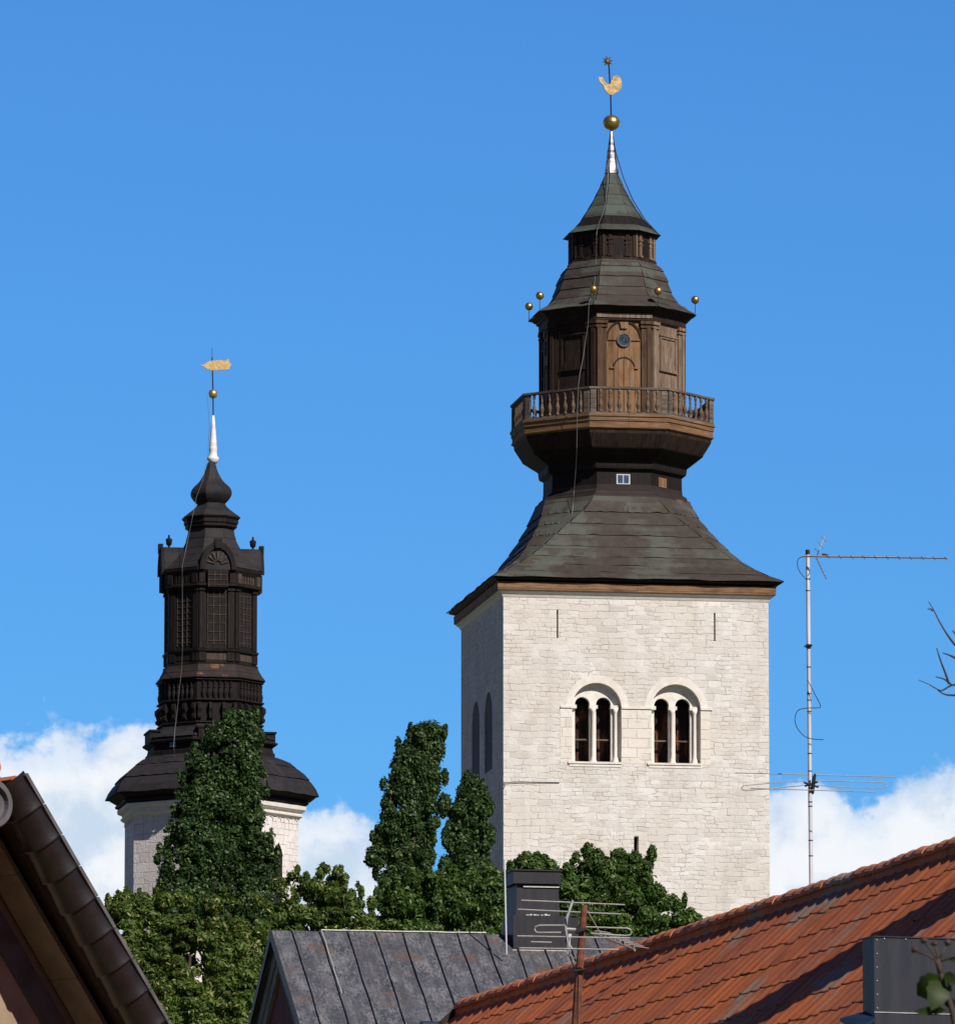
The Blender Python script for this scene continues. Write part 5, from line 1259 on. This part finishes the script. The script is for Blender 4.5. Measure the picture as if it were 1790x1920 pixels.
l4 = fill(o4, 12, (9, 24), (9, 19), 1.25, 13) + [(206, 1702, 9, 14), (232, 1688, 13, 15), (270, 1690, 15, 15), (310, 1690, 16, 16), (345, 1690, 16, 15), (400, 1695, 20, 16), (440, 1690, 18, 15), (203, 1688, 5, 11), (222, 1680, 4, 10), (238, 1674, 5, 11), (262, 1676, 4, 9), (292, 1676, 5, 12), (330, 1676, 5, 11), (362, 1680, 5, 11), (420, 1680, 6, 13), (462, 1676, 6, 13), (480, 1684, 8, 14)]
tree('broadleaf_tree', 'yellowish green feathery tree below the octagonal tower, beside the near roof', GB, (360, 1730), 225.0, l4 + sprigs(o4, 4, 40, .7), 200000, .072, M['leaflight'], 41, .3, 14, aspect=.40, gap=.43)
o5 = [(1656, 530, 640), (1678, 510, 665), (1695, 490, 695), (1730, 470, 705), (1790, 470, 700), (1860, 470, 600), (1930, 470, 560)]
l5 = fill(o5, 14, (9, 22), (9, 18), 1.15, 13) + [(548, 1640, 9, 13), (562, 1656, 10, 14), (575, 1644, 6, 10), (558, 1630, 5, 9), (600, 1638, 8, 11), (612, 1630, 7, 9), (604, 1624, 4, 7), (632, 1636, 9, 11), (645, 1648, 8, 11), (640, 1628, 4, 7), (622, 1652, 11, 13), (590, 1664, 14, 12), (661, 1682, 7, 14), (677, 1672, 5, 12), (671, 1660, 3, 7), (697, 1694, 9, 14), (520, 1662, 13, 15), (503, 1880, 14, 13)]
tree('broadleaf_tree', 'light green airy tree behind the left end of the grey roof', GB, (585, 1660), 232.0, l5 + sprigs(o5, 5, 40, .7), 120000, .070, M['leaflight'], 42, .3, 14, aspect=.40, gap=.43)
o6 = [(1640, 770, 950), (1655, 735, 955), (1675, 712, 955), (1700, 700, 950), (1740, 690, 950), (1800, 690, 950)]
l6 = fill(o6, 16, (10, 26), (9, 20), 1.25, 13) + [(722, 1657, 12, 13), (775, 1640, 13, 13), (845, 1634, 15, 14), (915, 1632, 14, 12)]
tree('broadleaf_tree', 'leafy green tree behind the chimney of the grey roof, below the two columnar trees', GB, (830, 1680), 240.0, l6 + sprigs(o6, 6, 30, .7), 165000, .064, M['leafmid'], 43, .3, 10, aspect=.5, gap=.41)
o7 = [(1612, 962, 1022), (1630, 940, 1060), (1650, 930, 1085), (1690, 930, 1100), (1760, 930, 1100)]
l7 = fill(o7, 18, (9, 20), (9, 17), 1.2, 13) + [(987, 1608, 10, 11), (1020, 1612, 9, 10)]
tree('broadleaf_tree', 'mid green tree rising just behind the dark metal chimney', GB, (1010, 1650), 255.0, l7 + sprigs(o7, 7, 14, .7), 85000, .066, M['leafmid'], 44, .25, 7, aspect=.5, gap=.38)
o8 = [(1606, 1082, 1205), (1625, 1072, 1218), (1650, 1066, 1240), (1680, 1060, 1275), (1710, 1060, 1308), (1740, 1060, 1318), (1800, 1060, 1318)]
l8 = fill(o8, 20, (10, 25), (9, 19), 1.25, 13) + [(1102, 1596, 12, 14), (1120, 1606, 12, 14), (1160, 1604, 16, 13), (1190, 1608, 10, 12), (1222, 1600, 8, 15), (1300, 1722, 14, 12), (1312, 1734, 12, 10), (1214, 1622, 11, 16)]
tree('broadleaf_tree', 'dark rounded tree in front of the sunlit stone tower wall', GB, (1170, 1640), 262.0, l8 + sprigs(o8, 8, 34, .4), 170000, .066, M['leafmid'], 45, .3, 10, aspect=.5, gap=.40)

# ------------------------------------------------------------------ bare branch at right
def bare_tree():
    Y = 30.0; b = P(2080, 3100, Y); b.z = 0; zg = 0
    root = thing('bare_tree', 'leafless dark twigs reaching in from the right against blue sky', 'bare tree', (b.x, Y, 0))
    k = Y / FPX
    def L(px, py, dy=0): return P(px, py, Y + dy) - Vector((b.x, Y, 0))
    tr = MB(); tr.tube([Vector((0, 0, -.2)), L(2075, 2400), L(2060, 1900), L(2030, 1500), L(2010, 1200)], [.11, .09, .06, .035, .01], 8); tr.build('trunk', M['bark'], root, True)
    def br(pts, r0, r1):
        m = MB(); P_ = [v[0] for v in catmull([[L(*p)] for p in pts], 4)]
        m.tube(P_, [r0 + (r1 - r0) * i / (len(P_) - 1) for i in range(len(P_))], 6); m.build('branch', M['bark'], root, True)
    br([(2040, 1600), (1900, 1360, .1), (1820, 1245), (1790, 1210), (1775, 1190), (1760, 1165), (1750, 1145), (1740, 1128)], .007, .0014)
    br([(1748, 1146), (1744, 1142), (1738, 1142)], .004, .0018)
    br([(2020, 1480), (1900, 1330), (1830, 1290), (1800, 1284), (1783, 1285), (1772, 1291), (1763, 1295), (1752, 1290), (1738, 1282), (1721, 1275)], .006, .0014)
    br([(1783, 1285), (1778, 1280), (1768, 1273), (1753, 1269)], .005, .002)
    br([(1778, 1282), (1772, 1264), (1764, 1243), (1759, 1228), (1755, 1215)], .0055, .002)
    br([(1900, 1332), (1830, 1310), (1792, 1304), (1775, 1303), (1764, 1299), (1757, 1294)], .006, .002)
    br([(1860, 1290), (1810, 1245), (1790, 1234), (1780, 1229), (1766, 1224)], .008, .002)
    br([(1840, 1230), (1800, 1198), (1790, 1188), (1785, 1182)], .007, .002)
bare_tree()

# ------------------------------------------------------------------ rose shoot in front of the metal chimney
def rose():
    Y = 12.0; b = P(1860, 3100, Y); b.z = 0
    root = thing('rose_bush', 'rose shoot with dark buds and green leaves in front of the grey sheet metal box', 'rose bush', (b.x, Y, 0))
    k = Y / FPX; org = Vector((b.x, Y, 0))
    def L(px, py, dy=0): return P(px, py, Y + dy) - org
    st = MB()
    st.tube([Vector((0, 0, -.1)), L(1850, 2400), L(1815, 2050), L(1783, 1890), L(1762, 1825), L(1758, 1798)], [.009, .008, .006, .0045, .004, .0036], 7)
    st.tube([L(1762, 1825), L(1756, 1800)], .0045, 6)
    st.tube([L(1778, 1870), L(1764, 1835), L(1757, 1810)], .003, 6)
    buds = [((1758, 1802), (1738, 1791), (1717, 1784), (1709, 1776)), ((1757, 1800), (1745, 1782), (1734, 1768), (1728, 1757)), ((1758, 1799), (1755, 1785), (1752, 1773), (1750, 1764)), ((1760, 1800), (1767, 1785), (1774, 1772), (1778, 1760)), ((1762, 1803), (1790, 1792), (1805, 1785), (1815, 1778))]
    for p in buds: st.tube([L(*p[0]), L(*p[1]), L(*p[2])], [.0022, .0017, .0016], 6)
    st.build('stem', M['bark'], root, True)
    for p in buds:
        a, c = L(*p[2]), L(*p[3]); m = MB(); m.tube([a, a.lerp(c, .25), a.lerp(c, .6), c], [.002, .0062, .005, .0009], 8); m.build('bud', M['rosebud'], root, True)
    lf = [((1768, 1832), (1718, 1866), 26), ((1760, 1838), (1745, 1895), 24), ((1764, 1835), (1782, 1860), 9), ((1752, 1893), (1712, 1897), 9), ((1762, 1868), (1800, 1890), 10), ((1770, 1825), (1800, 1850), 10), ((1775, 1797), (1800, 1795), 8), ((1748, 1890), (1772, 1894), 10)]
    for i, (a, c, wd) in enumerate(lf):
        A, B = L(*a), L(*c, (-1) ** i * .02); d = (B - A); ln = d.length; d.normalize(); s = d.cross(Vector((.15 * (-1) ** i, 1, .25))).normalized(); nn = d.cross(s)
        m = MB(); n = 8; rows = []
        for q in range(n + 1):
            t = q / n; wv = wd * k * math.sin(math.pi * min(1, t ** .8)) ** .8 if 0 < t < 1 else .0004
            wv *= 1 + .08 * (-1) ** q; c0 = A + d * ln * t + nn * (.006 * math.sin(math.pi * t))
            rows += [c0 - s * wv + nn * wv * .25, c0, c0 + s * wv + nn * wv * .25]
        m.add(rows, [(3 * q + e, 3 * q + 1 + e, 3 * q + 4 + e, 3 * q + 3 + e) for q in range(n) for e in (0, 1)]); m.build('leaf', M['roseleaf'], root, True)
M['rosebud'] = m_plain('rose_bud', (0.075, 0.018, 0.024), 0.6, c2=(0.05, 0.04, 0.02), sc=30)
rose()
